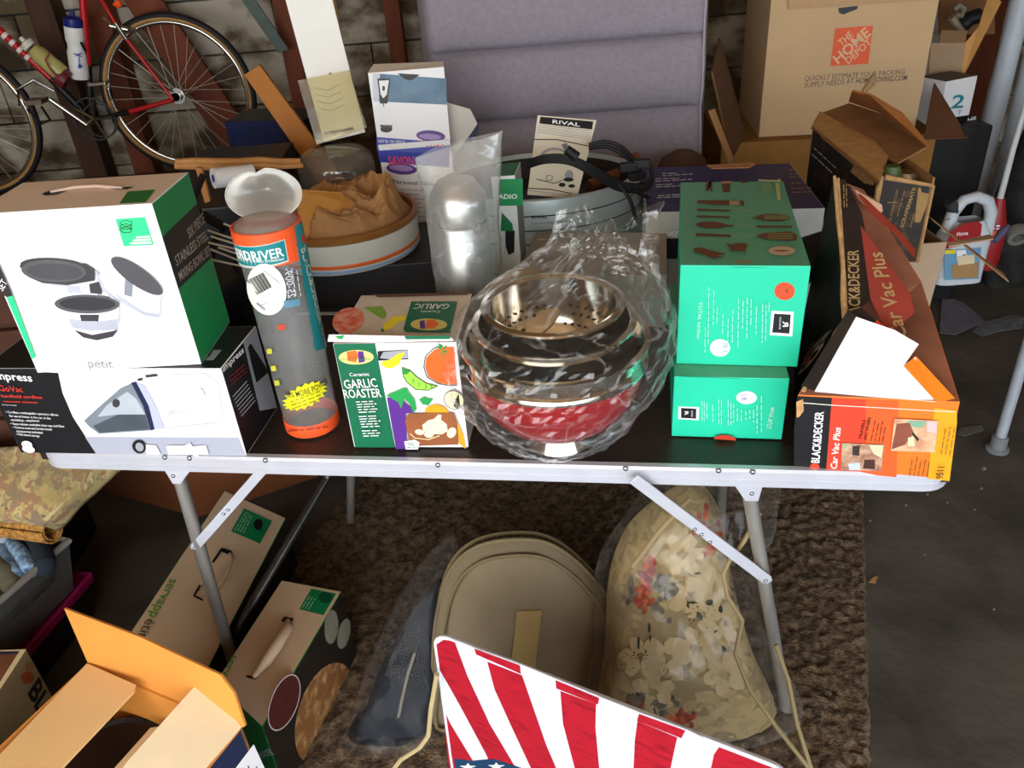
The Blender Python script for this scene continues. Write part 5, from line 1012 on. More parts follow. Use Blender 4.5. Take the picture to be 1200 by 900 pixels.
G().slab(L_, .002, M('#e6ddc6', .7, var=.08, scale=8), n=-lp_.n).build('sheet', lf_); zl = Z(600, 120, 6.6667)
pr = Print(lf_, 'leaflet_print', lp_); pr.poly(BLACK, zl((222, 112), (635, 150), (625, 212), (213, 165))); pr.text('RIVAL', WHITE, *zl((315, 162), (530, 190), (322, 134)), .05)
for i in range(5): pr.line(GREY, zl((205-i*3, 178+i*14), (620-i*4, 222+i*17)), .6)
pr.line(INK, zl((170, 290), (350, 292), (588, 340)), 1); pr.line(INK, zl((130, 672), (300, 680), (470, 714)), 1); pr.line(GREY, zl((130, 690), (460, 725)), .6); pr.line(INK, zl((190, 600), (330, 635), (390, 610)), .9); pr.line(INK, zl((265, 610), (310, 610), (315, 575), (270, 572), (265, 610)), .6); pr.ell(GREY, *zl((445, 570))[0], 5, 6, 10); pr.ell(INK, *zl((390, 645))[0], 4, 2.4); pr.ell(INK, *zl((465, 655))[0], 4, 2); pr.ell(INK, *zl((440, 605))[0], 6, 2.4)
pr.ell(GREY, *zl((330, 430))[0], 17, 11, 0, a0=180, a1=360); pr.ell(M('#d9cfb6', .7, var=0), *zl((335, 440))[0], 14, 10, 0, a0=180, a1=360); pr.done()
cord = ck
def crd(pts, r=.0052, nm='power_cord'):
    P_ = [ay(x, y, 2.02+o) for x, y, o in pts]; o_ = []
    for i in range(len(P_)-1):
        p0 = P_[max(i-1, 0)]; p1 = P_[i]; p2 = P_[i+1]; p3 = P_[min(i+2, len(P_)-1)]
        for k in range(6):
            t = k/6; o_.append(.5*((2*p1)+(p2-p0)*t+(2*p0-5*p1+4*p2-p3)*t*t+(3*p1-p0-3*p2+p3)*t**3))
    G().tube(o_+[P_[-1]], r, RUBBER, n=8).build(nm, cord, smooth=True)
for k in range(4): crd([(617, 190+k*2, .0), (640, 183+k*2.2, -.02), (668, 184+k*2.5, -.03), (695, 196+k*3, -.02), (722, 212+k*3, 0), (745, 217+k*2.5, .01), (762, 212+k*2, .03), (762, 196-k, .06), (745, 190-k, .08)])
for k in range(3): crd([(690, 170+k*2, .1), (710, 166+k*3, .1), (728, 172+k*4, .09), (742, 186+k*3, .06), (752, 200, .04), (758, 217, .03)])
crd([(726, 216, .0), (737, 232, -.02), (744, 252, -.02), (745, 262, .0)]); crd([(740, 222, 0), (760, 232, .02), (757, 236, .04)], .006)
for x, y in ((736, 196), (746, 206), (752, 192)): p = ay(x, y, 2.03); G().box(p-Vector((.02, .012, .010)), p+Vector((.022, .012, .012)), RUBBER, rot=random.uniform(-.6, .6)).build('connector', cord, bevel=.004)
p = ay(668, 176, 1.985); G().tube([ay(676, 184, 1.985), ay(664, 175, 1.985)], [.013, .011], RUBBER, n=12).build('plug', cord, smooth=True)
G().slab([ay(658, 170, 1.985), ay(664, 168, 1.985), ay(668, 175, 1.985), ay(663, 178, 1.985)], .003, M('#6a6460', .3, .8), n=Vector((0, 1, 0))).build('plug_pin', cord)
# purple ionizer carton
PZ = .925; f0, f1 = az(757, 249, PZ), az(967, 244, PZ); W_ = (f1-f0).normalized(); nB = Vector((-W_.y, W_.x, 0)); bk = az(768, 196, PZ); dd = (bk-f0).dot(nB)
pc = [Vector((p.x, p.y, BZ)) for p in (f0, f1, f1+nB*dd-W_*.02, f0+nB*dd)]; pc = pc+[Vector((p.x, p.y, PZ)) for p in pc]
pu = thing('purple_carton', 'wide dark purple carton behind the teal utensil cartons', 'box', mid(pc)); G().hexa(pc, M('#b4b6b0', .5, var=.05), dict(top=M('#2c2560', .5, var=.15), right=BLACK)).build('body', pu, bevel=.002)
zp = Z(740, 170, 7.5); pr = Print(pu, 'top_print', face_of(pc, 'top'))
for a, b in (((270, 250), (410, 250)), ((270, 272), (540, 258)), ((210, 302), (420, 296)), ((210, 325), (535, 308)), ((215, 358), (360, 352)), ((215, 378), (470, 366)), ((235, 455), (475, 445)), ((225, 475), (505, 464))): pr.words(LGREY, zp(a)[0], zp(b)[0], 1, (0, 0), 1.1, int(a[0]+a[1]), 0)
for y in (150, 160, 165): pass
z4b = Z(880, 100, 3.75)
for a, b in (((165, 378), (270, 378)), ((165, 395), (268, 395)), ((165, 412), (270, 408)), ((175, 440), (270, 436)), ((175, 462), (270, 460)), ((178, 480), (270, 478))): pr.words(M('#a07a5a', .5, var=0), z4b(a)[0], z4b(b)[0], 1, (0, 0), 1, int(a[1]), 0)
pr.done()
pr = Print(pu, 'front_print', face_of(pc, 'front')); pr.poly(BLACK, zp((310, 820), (620, 815), (620, 1000), (250, 1000))); pr.text('IONIZING', DGREY, *zp((560, 750), (240, 760), (560, 795)), .03); pr.text('IONIZING', WHITE, *zp((556, 752), (244, 762), (556, 796)), .01); pr.done()
q = [ay(x, y, 2.2) for x, y in ((829, 192), (876, 192), (884, 195), (879, 190), (834, 195))]
g = G(); pq = face_of(pc, 'top'); g.slab([pq.xyz(pq.uv(x, y), .002) for x, y in ((828, 194), (880, 191), (886, 193), (878, 197), (834, 198))], .006, M('#c98f62', .7, var=.3, scale=40)); solo(g, 'torn_cardboard', 'torn tan cardboard strip lying on the purple carton', 'cardboard', pq.xyz(pq.uv(858, 195), .002))
# things between purple carton and the worn vacuum carton
g = G(); g.tube([ay(925, 330, 1.62), ay(938, 310, 1.62), ay(950, 292, 1.64), ay(978, 270, 1.66)], [.03, .05, .035, .008], BLACK, n=16); g.box((.50, 1.58, TT), (.60, 1.66, .93), BLACK); solo(g, 'black_appliance', 'black rounded appliance between the teal and the worn vacuum cartons', 'appliance', (.58, 1.62, TT), smooth=True)
# small open kraft carton at the right, on the bench, with long flap
kY = 1.97; kz = ay(1092, 285, kY).z
k0, k1 = ay(1040, 286, kY), ay(1110, 284, kY)
ko = thing('open_carton', 'small open kraft carton under the torn power tool carton', 'box', (k0.x+.1, kY+.1, BZ))
for q, nm in ((((k0.x, kY, BZ), (k1.x, kY, BZ), (k1.x, kY+.006, kz), (k0.x, kY+.006, kz)), 'front_panel'),): G().slab([Vector(p) for p in ((k0.x, kY, BZ), (k1.x-.01, kY, BZ), (k1.x, kY, kz), (k0.x, kY, kz))], .006, M('#b59a80', .8, var=.06), n=Vector((0, 1, 0))).build(nm, ko)
G().box((k1.x-.012, kY+.006, BZ), (k1.x-.006, kY+.26, kz), M('#8a6a4c', .8)).build('side_panel', ko); G().box((k0.x, kY+.006, BZ), (k0.x+.006, kY+.26, kz), KRAFTD).build('side_panel', ko); G().box((k0.x, kY+.26, BZ), (k1.x-.006, kY+.266, kz+.0), KRAFTD).build('back_panel', ko); G().box((k0.x+.006, kY+.006, BZ), (k1.x-.012, kY+.26, BZ+.006), KRAFTD).build('bottom_panel', ko)
G().slab([ay(1085, 252, kY+.25), ay(1092, 258, kY+.2), ay(1182, 331, kY+.05), ay(1176, 322, kY+.1)], .004, M('#a8825a', .8, var=.1), n=Vector((0, 0, 1))).build('long_flap', ko)
G().slab([ay(1110, 286, kY+.02), ay(1112, 290, kY+.0), ay(1164, 281, kY+.06), ay(1160, 276, kY+.1)], .004, M('#c9a684', .8, var=.1), n=Vector((0, 0, 1))).build('side_flap', ko)
g = G(); g.tube([ay(1165, 283, kY+.08), ay(1174, 272, kY+.1), ay(1182, 265, kY+.12)], [.008, .012, .006], M('#5a5674', .5, var=.3), n=10); solo(g, 'tape_scrap', 'crumpled bluish tape stuck on the end of the long kraft flap', 'tape', ay(1165, 283, kY+.08), smooth=True)
# torn power tool carton
SZ_ = .985; q0, q1, q3 = az(1032, 208, SZ_), az(1096, 208, SZ_), az(952, 152, SZ_); sb = kz+.004
back = (q3-q0); q2 = q1+back*.95+Vector((.02, .02, 0))
scx = [Vector((p.x, p.y, sb)) for p in (q0, q1, q2, q3)]+[q0, q1, q2, q3]
scp = thing('power_tool_carton', 'torn black and kraft power tool carton with open end, on the small kraft carton', 'box', mid(scx))
fn = face_of(scx, 'front'); lfp = face_of(scx, 'left'); tpp = face_of(scx, 'top')
g = G(); g.slab([scx[0], scx[1], scx[5]-Vector((0, 0, .02)), scx[4]], .005, M('#2a2420', .6, var=.5, scale=26, hex2='#5f4426', lo=.5, hi=.62), n=-fn.n); g.build('end_panel', scp)
g = G(); g.slab([scx[3], scx[0], scx[4], scx[7]], .005, M('#221e1c', .6, var=.4, scale=20, hex2='#3d2e20', lo=.5, hi=.65), n=-lfp.n); g.build('side_panel', scp)
g = G(); g.slab([scx[1], scx[2], scx[6], scx[5]], .005, M('#a5764a', .8, var=.15), n=Vector((-1, 0, 0))); g.build('side_panel', scp)
g = G(); g.slab([scx[2], scx[3], scx[7], scx[6]], .005, KRAFT, n=Vector((0, -1, 0))); g.build('back_panel', scp)
G().slab([scx[0], scx[3], scx[2], scx[1]], .005, KRAFTD, n=Vector((0, 0, 1))).build('bottom_panel', scp)
def tq(x, y, o): return tpp.xyz(tpp.uv(x, y), o)
zq = Z(880, 100, 3.75)
G().slab([tq(*p, o) for p, o in zip(zq((265, 185), (300, 130), (430, 95), (560, 145), (775, 285), (645, 350), (600, 325), (560, 440)), (.0, .004, .012, .016, .012, .006, .004, .004))], .005, M('#a97b4e', .85, var=.18, scale=14)).build('top_panel', scp)
G().slab([tq(*p, o) for p, o in zip(zq((268, 180), (300, 128), (540, 260), (600, 330), (565, 432)), (.006, .010, .010, .012, .008))], .004, M('#d3a565', .85, var=.2, scale=30)).build('torn_layer', scp, label='pale torn cardboard layer')
fl_ = [tq(*zq((430, 95))[0], .02), tq(*zq((560, 145))[0], .022), tq(*zq((770, 285))[0], .016)]
G().slab([fl_[0], fl_[1], fl_[2], ay(1091, 172, q1.y+.04), ay(1058, 132, q1.y+.2), ay(1021, 110, q1.y+.36), ay(1000, 105, q1.y+.42)], .005, M('#b5743c', .85, var=.15, scale=14)).build('top_flap', scp)
G().tube([ay(1012, 108, q1.y+.36), ay(1021, 97, q1.y+.36), ay(1024, 88, q1.y+.36)], [.008, .012, .006], M('#8a6f4a', .8), n=8).build('torn_tab', scp, smooth=True)
G().tube([scx[4]+Vector((0, 0, .004)), scx[4].lerp(scx[0], .5), scx[0]], [.008, .006, .005], TORN, n=8).build('torn_edge', scp)
G().tube([scx[5]+Vector((0, 0, -.02)), scx[4]+Vector((.01, 0, .0))], [.004, .007], TORN, n=8).build('torn_edge', scp)
G().tube([scx[5]+Vector((0, 0, -.02)), scx[1]], [.004, .004], TORN, n=8).build('torn_edge', scp)
z10 = Z(1000, 160, 6); GO2 = M('#a88450', .7, var=.2)
pr = Print(scp, 'end_print', fn); pr.text('SCRAPERMATE', GO2, *z10((350, 640), (440, 360), (325, 640)), .07); pr.text('BLACK&DECKER', GO2, *z10((265, 590), (320, 370), (248, 588)), .0); pr.text('SHAVING', GO2, *z10((405, 640), (440, 540), (390, 640)), .02); pr.words(GO2, z10((310, 560))[0], z10((360, 380))[0], 1, (0, 0), .8, 2, 0); pr.poly(GO2, z10((455, 360), (545, 340), (520, 470), (470, 600), (430, 600))); pr.poly(BLACK, z10((470, 350), (540, 340), (530, 400), (480, 390))); pr.poly(GO2, z10((240, 458), (310, 462), (310, 467), (240, 464))); pr.done()
pr = Print(scp, 'side_print', lfp); pr.words(LGREY, zq((278, 275))[0], zq((380, 368))[0], 1, (0, 0), .9, 4, 0); pr.words(LGREY, zq((268, 300))[0], zq((360, 385))[0], 1, (0, 0), .9, 5, 0); pr.poly(TORN, zq((460, 345), (540, 400), (545, 440), (500, 430), (440, 380))); pr.done()
for nm, lab, x, y, sx, m_ in (('metal_can', 'brown metal can showing in the open end of the torn carton', 1062, 202, .026, M('#7a6244', .4, .5)), ('green_fitting', 'dark green fitting inside the torn carton', 1046, 195, .022, M('#4a5a30', .5, var=.2))):
    p = ay(x, y, q1.y+.06); g = G(); g.lathe(p+Vector((0, 0, -.06)), [(0, 0), (sx, 0), (sx, .05), (sx*.8, .062), (0, .064)], m_, n=20); solo(g, nm, lab, 'fitting', p+Vector((0, 0, -.06)), smooth=True)
g = G(); g.slab([ay(1002, 222, 1.46), ay(1034, 240, 1.46), ay(1035, 248, 1.46), ay(1028, 252, 1.46), ay(1012, 240, 1.44)], .03, M('#c99a80', .6, var=.1), n=Vector((0, 1, 0))); solo(g, 'plastic_wedge', 'pinkish plastic wedge between the two worn tool cartons', 'wedge', ay(1020, 246, 1.46), bevel=.002)
# ================================================================== under the table
bx = ay(118, 585, 2.06); lc0 = [az(95, 578, 0), az(232, 612, 0)]
t = thing('brown_carton', 'large brown carton on the floor under the table at left', 'box', (-1.0, 2.2, 0))
q = [az(112, 574, 0), az(232, 607, 0)]; d_ = (q[1]-q[0]).normalized(); nB = Vector((-d_.y, d_.x, 0)); q = [q[0]-d_*.12, q[1]+d_*.0]; q3_ = az(372, 560, 0)
cb = [q[0], q[1], q3_, q[0]+nB*.3]; cb = [Vector((p.x, p.y, .001)) for p in cb]+[Vector((p.x, p.y, .40)) for p in cb]
G().hexa(cb, M('#8a4f2a', .85, var=.2, scale=6)).build('body', t, bevel=.003)
# servappetit cartons
TAN_ = M('#cdb091', .6, var=.05, scale=6); DKS = M('#2a221c', .5, var=.3)
def sbox(nm, lab, tp_, zs__, right):
    P_ = [az(*p, z) for p, z in zip(tp_, zs__)]; c = [Vector((p.x, p.y, .012)) for p in P_]+P_
    t = thing('serving_carton', lab, 'box', mid(c)); G().hexa(c, TAN_, dict(right=right, front=MG)).build('body', t, bevel=.0015); return t, c
s1t, s1c = sbox(1, 'long tan serving ware carton with black handle, left of the table leg', [(153, 741), (242, 786), (335, 607), (263, 575)], (.235, .185, .185, .235), DKS)
z6b = Z(0, 560, 3.75); sp = face_of(s1c, 'top'); pr = Print(s1t, 'top_print', sp); SG = M('#3a8f2a', .5, var=0); SK = M('#3c4034', .5, var=0)
pr.poly(M('#0f7a48', .45, var=.05), z6b((1072, 135), (1195, 190), (1142, 290), (1015, 235))); pr.ell(INK, *z6b((1135, 205))[0], 5.5, 6.5, 10); pr.line(INK, z6b((1130, 215), (1152, 240)), 1.2)
for i in range(4): pr.words(M('#9fc7a0', .5, var=0), z6b((1030+i*13, 232+i*4))[0], z6b((1085+i*8, 150+i*6))[0], 1, (0, 0), .9, i, 0)
pr.text('servapp', SG, *z6b((748, 446), (652, 612), (785, 468)), .0); pr.text('étit', SK, *z6b((646, 622), (600, 702), (684, 644)), .0)
pr.line(INK, z6b((935, 375), (975, 315), (1018, 335)), 2.6); pr.poly(INK, z6b((975, 310), (1020, 325), (1012, 345), (968, 325))); pr.line(INK, z6b((880, 475), (852, 522), (895, 542)), 2.4); pr.done()
hp_ = [sp.xyz(sp.uv(*p), o) for p, o in zip(z6b((1010, 335), (1022, 370), (1005, 430), (960, 490), (895, 540)), (.001, .010, .014, .010, .001))]
G().tube(hp_, .004, M('#c2a684', .5, var=0), n=8).build('carry_handle', s1t, smooth=True)
s2t, s2c = sbox(2, 'tan serving ware carton with bread pictures, right of the table leg', [(252, 800), (307, 852), (400, 693), (330, 680)], (.235, .235, .235, .235), DKS)
z8c = Z(200, 560, 3.75); sp = face_of(s2c, 'top'); pr = Print(s2t, 'top_print', sp)
pr.poly(M('#0f7a48', .45, var=.05), z8c((618, 488), (728, 510), (672, 604), (565, 578))); pr.ell(M('#0a4a2c', .45), *z8c((680, 527))[0], 8, 6.5)
for i in range(3): pr.words(M('#9fc7a0', .5, var=0), z8c((578+i*14, 572+i*4))[0], z8c((612+i*12, 520+i*6))[0], 1, (0, 0), .9, i, 0)
pr.text('serv', SG, *z8c((270, 782), (225, 870), (300, 796)), .0); pr.text('appétit', SG, *z8c((222, 875), (160, 990), (250, 890)), .0)
pr.poly(M('#2f2820', .5), z8c((500, 612), (543, 620), (525, 645), (485, 632))); pr.poly(M('#2f2820', .5), z8c((330, 870), (385, 872), (375, 888), (335, 880))); pr.done()
hp_ = [sp.xyz(sp.uv(*p), o) for p, o in zip(z8c((515, 632), (520, 680), (480, 760), (430, 830), (365, 878)), (.002, .016, .022, .018, .002))]
G().tube(hp_, [.006, .012, .013, .012, .006], M('#d2b79a', .5, var=.05), n=10).build('carry_handle', s2t, smooth=True)
z1c = Z(220, 660, 3.75); pr = Print(s2t, 'side_print', face_of(s2c, 'right')); BRD = M('#8a5a32', .6, var=.6, scale=30, hex2='#c9a06a', lo=.45, hi=.7)
pr.ell(M('#8f8a78', .6, var=.2), *z1c((630, 280))[0], 8, 20, 4); pr.ell(M('#8f8a78', .6, var=.2), *z1c((685, 310))[0], 7, 18, 12); pr.ell(BRD, *z1c((600, 660))[0], 31, 62, 18); pr.ell(M('#d5c8c4', .6, var=0), *z1c((422, 612))[0], 16, 35, 20); pr.ell(M('#5a241c', .6, var=.3, scale=40), *z1c((422, 612))[0], 15, 33.5, 20); pr.done()
pr = Print(s2t, 'front_print', face_of(s2c, 'front')); pr.text('SPREADER', WHITE, *z1c((310, 860), (380, 840), (305, 830)), .02); pr.done()
# foreground open carton
OZ = .40; BLc, BRc = az(103, 777, OZ), az(284, 853, OZ); u_ = (BRc-BLc); Wc = u_.length; u_.normalize(); nf = Vector((u_.y, -u_.x, 0)); Dc = .52
oc = thing('open_carton', 'open orange brown carton with navy outside in the lower left foreground', 'box', (BLc+BRc)/2+nf*Dc/2-Vector((0, 0, OZ)))
OB = M('#d98f3c', .8, var=.12, scale=5); OBL = M('#f0c386', .75, var=.05, scale=5); NV = M('#1f2a4a', .5, var=.1)
def pn(name, a, b, z0, z1, t, mi, mo, inner):
    P_ = [Vector((a.x, a.y, z0)), Vector((b.x, b.y, z0)), Vector((b.x, b.y, z1)), Vector((a.x, a.y, z1))]
    g = G(); g.slab([p+inner*t for p in P_], t, mi, n=-inner, m2=mo); g.build(name, oc)
FLc, FRc = BLc+nf*Dc, BRc+nf*Dc
pn('back_panel', BLc, BRc, .001, OZ, .005, OB, NV, nf); pn('side_panel', FLc, BLc, .001, OZ, .005, OB, NV, u_); pn('side_panel', BRc, FRc, .001, OZ, .005, OB, NV, -u_); pn('front_panel', FRc, FLc, .001, OZ, .005, OB, NV, -nf)
P_ = [BLc+u_*.006+nf*.006, BRc-u_*.006+nf*.006, FRc-u_*.006-nf*.006, FLc+u_*.006-nf*.006]; G().slab([Vector((p.x, p.y, .001)) for p in P_], .006, OB, n=Vector((0, 0, 1))).build('bottom_panel', oc)
bfn = (-nf+Vector((0, 0, .9))).normalized()
bpl = Plane(BLc, u_, -nf*.35+Vector((0, 0, 1)))
q = [bpl.xyz(bpl.uv(*p), 0) for p in ((103, 777), (284, 853), (287, 851), (274, 812), (258, 791), (165, 747), (75, 713))]
g = G(); nn_ = bpl.n; g.slab(q, .005, OB, n=-nn_); g.build('back_flap', oc)
lpl = Plane(BLc, -nf, u_*.9+Vector((0, 0, .10)))
q = [lpl.xyz(lpl.uv(*p), 0) for p in ((103, 779), (160, 804), (158, 812), (72, 903), (20, 960), (-70, 960))]
g = G(); g.slab(q, .004, OBL, n=lpl.n); g.build('left_flap', oc, label='pale flap folded in from the left')
rpl = Plane(BRc, nf, -u_*.9+Vector((0, 0, .30)))
q = [rpl.xyz(rpl.uv(*p), 0) for p in ((283, 853), (237, 797), (233, 800), (150, 893), (100, 960), (190, 960))]
g = G(); g.slab(q, .004, M('#f0dab4', .75, var=.05), n=rpl.n); g.build('right_flap', oc, label='pale flap folded in from the right')
pr = Print(oc, 'side_label', Plane(BRc, nf, (0, 0, 1))); pr.poly(WHITE, [(272, 905), (297, 872), (312, 905), (300, 960), (262, 960)]); pr.line(NAVY, [(290, 897), (294, 905), (288, 912)], 1.4); pr.line(NAVY, [(295, 905), (301, 898)], 1.2); pr.done()
c = az(128, 902, .285); g = G(); g.lathe(c, [(0, .006), (.098, .004), (.105, .010), (.110, .004), (.110, -.20), (0, -.20)], M('#1a1716', .35, var=.2), n=48)
solo(g, 'dark_pan', 'round black pan down inside the open foreground carton', 'pan', c-Vector((0, 0, .2)), smooth=True)
cs_ = [az(x, y, .335) for x, y in ((134, 900), (176, 853), (215, 846), (215, 935), (110, 940))]
g = G(); g.slab(cs_, .012, M('#d9bd90', .7, var=.06)); solo(g, 'packing_board', 'beige packing board beside the black pan in the open foreground carton', 'packing', cs_[0])
# carton with bold letters at the left edge
a = [az(*p, .26) for p in ((-90, 764), (31, 761), (62, 812), (-40, 905))]
b0, b1, b2 = az(31, 761, .26), az(-60, 900, .26), az(62, 812, .12)
dr = (b0-b1).normalized(); nr = Vector((dr.y, -dr.x, 0))
blk = thing('lettered_carton', 'tan carton with bold black letters and an orange emblem at the left edge', 'box', (b0+b1)/2-Vector((.1, 0, .26)))
c = [b1-nr*.25, b1, b0, b0-nr*.25]; c = [Vector((p.x, p.y, .001)) for p in c]+[Vector((p.x, p.y, .26)) for p in c]
G().hexa(c, M('#b39a76', .75, var=.15, scale=8), dict(top=M('#7a4a30', .6, var=.3, scale=20))).build('body', blk, bevel=.003)
zb_ = Z(0, 740, 7.5); pr = Print(blk, 'side_print', face_of(c, 'right')); pr.text('BLACK', INK, *zb_((243, 545), (533, 1105), (345, 395)), .06); pr.ell(M('#b5552c', .6, var=.1), *zb_((238, 408))[0], 7.5, 7, -30)
for i in range(5): pr.line(M('#b5552c', .6, var=.1), zb_((215+i*3, 300+i*14), (270+i*4, 265+i*15)), .7)
pr.done()
pr = Print(blk, 'top_print', face_of(c, 'top')); pr.poly(M('#d9c79a', .7, var=.05), zb_((185, 155), (245, 155), (-40, 640), (-40, 510))); pr.line(NAVY, zb_((0, 195), (165, 182)), 3); pr.poly(M('#cdbb90', .7, var=.05), zb_((-300, 150), (200, 152), (195, 176), (-300, 178))); pr.done()
# clear tote with clothes, on a lower bin with magenta lid
rz = .36; k0 = az(80, 634, rz); k1 = az(-2, 706, rz); dr = (k1-k0).normalized(); nr = Vector((-dr.y, dr.x, 0))
if nr.x < 0: nr = -nr
LB = .13
low = thing('storage_bin', 'dark bin with magenta lid on the floor under the clear tote', 'bin', k0+dr*.2-nr*.15-Vector((0, 0, rz)))
m0 = az(110, 672, LB); dm = (az(42, 752, LB)-m0).normalized(); nm_ = Vector((-dm.y, dm.x, 0)); nm_ = nm_ if nm_.x > 0 else -nm_
base = [m0, m0+dm*.6, m0+dm*.6-nm_*.40, m0-nm_*.40]
def inset(P_, k, z):
    c = sum(P_, Vector())/len(P_); return [Vector((c.x+(p.x-c.x)*k, c.y+(p.y-c.y)*k, z)) for p in P_]
G().hexa(inset(base, .88, .001)+inset(base, .95, LB-.022), M('#1a1416', .5, var=.2)).build('body', low, bevel=.006)
G().hexa(inset(base, .985, LB-.024)+inset(base, 1.0, LB), M('#8a1048', .35, var=.1)).build('lid', low, bevel=.006)
G().tube(inset(base, .975, LB+.004), .006, M('#a01858', .3, var=.1), n=8, closed=True).build('lid_ridge', low, smooth=True)
tote = thing('clear_tote', 'cloudy clear plastic tote full of folded clothes at the left', 'tote', k0+dr*.2-nr*.15-Vector((0, 0, rz-LB-.008)))
FT = film('tote_plastic', .42, (.55, .53, .50), .02, 4, .3, .2, (.22, .21, .20), .04)
rim = [k0, k0+dr*.5, k0+dr*.5-nr*.36, k0-nr*.36]; b0_ = az(86, 690, LB+.012); d2_ = (az(22, 757, LB+.012)-b0_).normalized(); n2_ = Vector((-d2_.y, d2_.x, 0)); n2_ = n2_ if n2_.x > 0 else -n2_
bot = [b0_, b0_+d2_*.46, b0_+d2_*.46-n2_*.30, b0_-n2_*.30]
g = G(); g.add(bot+rim, [[0, 1, 5, 4], [1, 2, 6, 5], [2, 3, 7, 6], [3, 0, 4, 7], [0, 1, 2, 3]], FT); g.build('tote_wall', tote, solid=.003)
G().tube([Vector((p.x, p.y, rz)) for p in rim], .009, film('tote_rim', .6, (.6, .58, .55), .02, 4, .3, .2, (.33, .31, .28), .04), n=8, closed=True).build('rim', tote, smooth=True)
cen = sum(rim, Vector())/4
g = G(); g.hexa(inset(bot, .90, LB+.016)+inset(rim, .88, rz-.06), M('#4b4a44', .95, var=.5, scale=20, bump=.4)); solo(g, 'folded_clothes', 'grey folded clothes filling the clear tote', 'clothes', (cen.x, cen.y, LB+.014), bevel=.02, smooth=True)
def cloth(name, lab, pts, r, m, z):
    P_ = [az(x, y, z+o) for x, y, o in pts]; g = G(); k = len(P_)
    o_ = []; rr = []
    for i in range(k-1):
        for j in range(5): o_.append(P_[i].lerp(P_[i+1], j/5)+Vector((.004*noise.noise(Vector((i*5+j, 1, 2))), 0, .006*noise.noise(Vector((i*5+j, 3, 2)))))); rr.append(r*(1+.25*noise.noise(Vector((i*5+j, 7, 4)))))
    o_.append(P_[-1]); rr.append(r*.7); g.tube(o_, rr, m, n=10); solo(g, name, lab, 'clothes', P_[0]-Vector((0, 0, r)), smooth=True)
JN = M('#3a5573', .95, var=.6, scale=70, hex2='#8aa6c0', bump=.4, bscale=120); JD = M('#1a222c', .95, var=.3, scale=40)
cloth('jeans', 'dark navy folded trousers right of the blue jeans in the tote', [(35, 625, 0), (47, 640, .0), (53, 660, -.01), (50, 668, -.03)], .024, JD, .37)
cloth('jeans', 'blue frayed denim jeans bunched in the tote', [(10, 634, 0), (24, 648, .0), (34, 665, -.01), (36, 672, -.03)], .020, JN, .37); cloth('jeans', 'faded blue jeans at the left edge of the tote', [(-8, 634, 0), (4, 648, 0), (20, 672, -.01), (28, 680, -.03)], .022, M('#2c3d54', .95, var=.6, scale=60, hex2='#6f8aa6'), .365)
cloth('shirt', 'pale grey shirt at the back left of the tote', [(-14, 622, .01), (2, 626, .01), (8, 640, 0)], .024, M('#9aa4ac', .95, var=.2), .37); cloth('towel', 'olive grey towel at the front of the tote', [(-6, 658, 0), (8, 672, 0), (17, 690, -.02)], .024, M('#5c5a46', .95, var=.3), .36)
# rolled straw mat and floral quilt
SM = M('#c08a3e', .8, var=.45, scale=120, bump=.5, bscale=220, hex2='#7a5220')
mz = .44; a = az(-60, 604, mz); b = az(62, 620, mz); ax_ = (b-a).normalized()
def spiral(u, v):
    th_ = u*2*math.pi*1.9; r = .019+.0065*th_/(2*math.pi); e1_ = ax_.cross(Vector((0, 0, 1))).normalized(); e2_ = e1_.cross(ax_)
    return a+(b-a)*v+e1_*(r*math.cos(th_+1))+e2_*(r*math.sin(th_+1)*1.15)
g = G(); g.grid(spiral, 60, 30, SM); solo(g, 'straw_mat', 'rolled woven straw mat lying on top of the tote', 'mat', a-Vector((0, 0, .05)), smooth=True, solid=.004)
FLQ = voro('quilt_floral', ['#8a7a50', '#a88f5a', '#6e5f44', '#b8a56a', '#7d6a54', '#9c6a4c', '#5e5040', '#ad9a6c', '#8c7d56'], 20, .95, .4)
QB = [(-80, 640), (-30, 560), (18, 528), (60, 515), (150, 540), (135, 549), (112, 572), (92, 596), (75, 622), (68, 640)]
def quilt(u, v):
    # u across (left..right edge), v from back to front
    k = v*5; L_ = [(-120, 520), (-120, 540), (-120, 558), (-120, 574), (-120, 586), (-120, 594)]; R_ = [(150, 530), (141, 546), (116, 572), (94, 594), (78, 610), (68, 616)]
    i = min(int(k), 4); f = k-i; l = Vector(L_[i]).lerp(Vector(L_[i+1]), f); r = Vector(R_[i]).lerp(Vector(R_[i+1]), f); p = l.lerp(r, u)
    z = .62-.12*v-.06*max(0, u-.9)/.1*(.3+.7*v)
    w_ = az(p.x, p.y, z); return w_+Vector((0, 0, .010*noise.noise(w_*11)))
g = G(); g.grid(quilt, 50, 30, FLQ); solo(g, 'floral_quilt', 'olive and tan floral quilt draped left of the table leg', 'quilt', quilt(.5, 1)-Vector((0, 0, .02)), smooth=True, solid=.016)
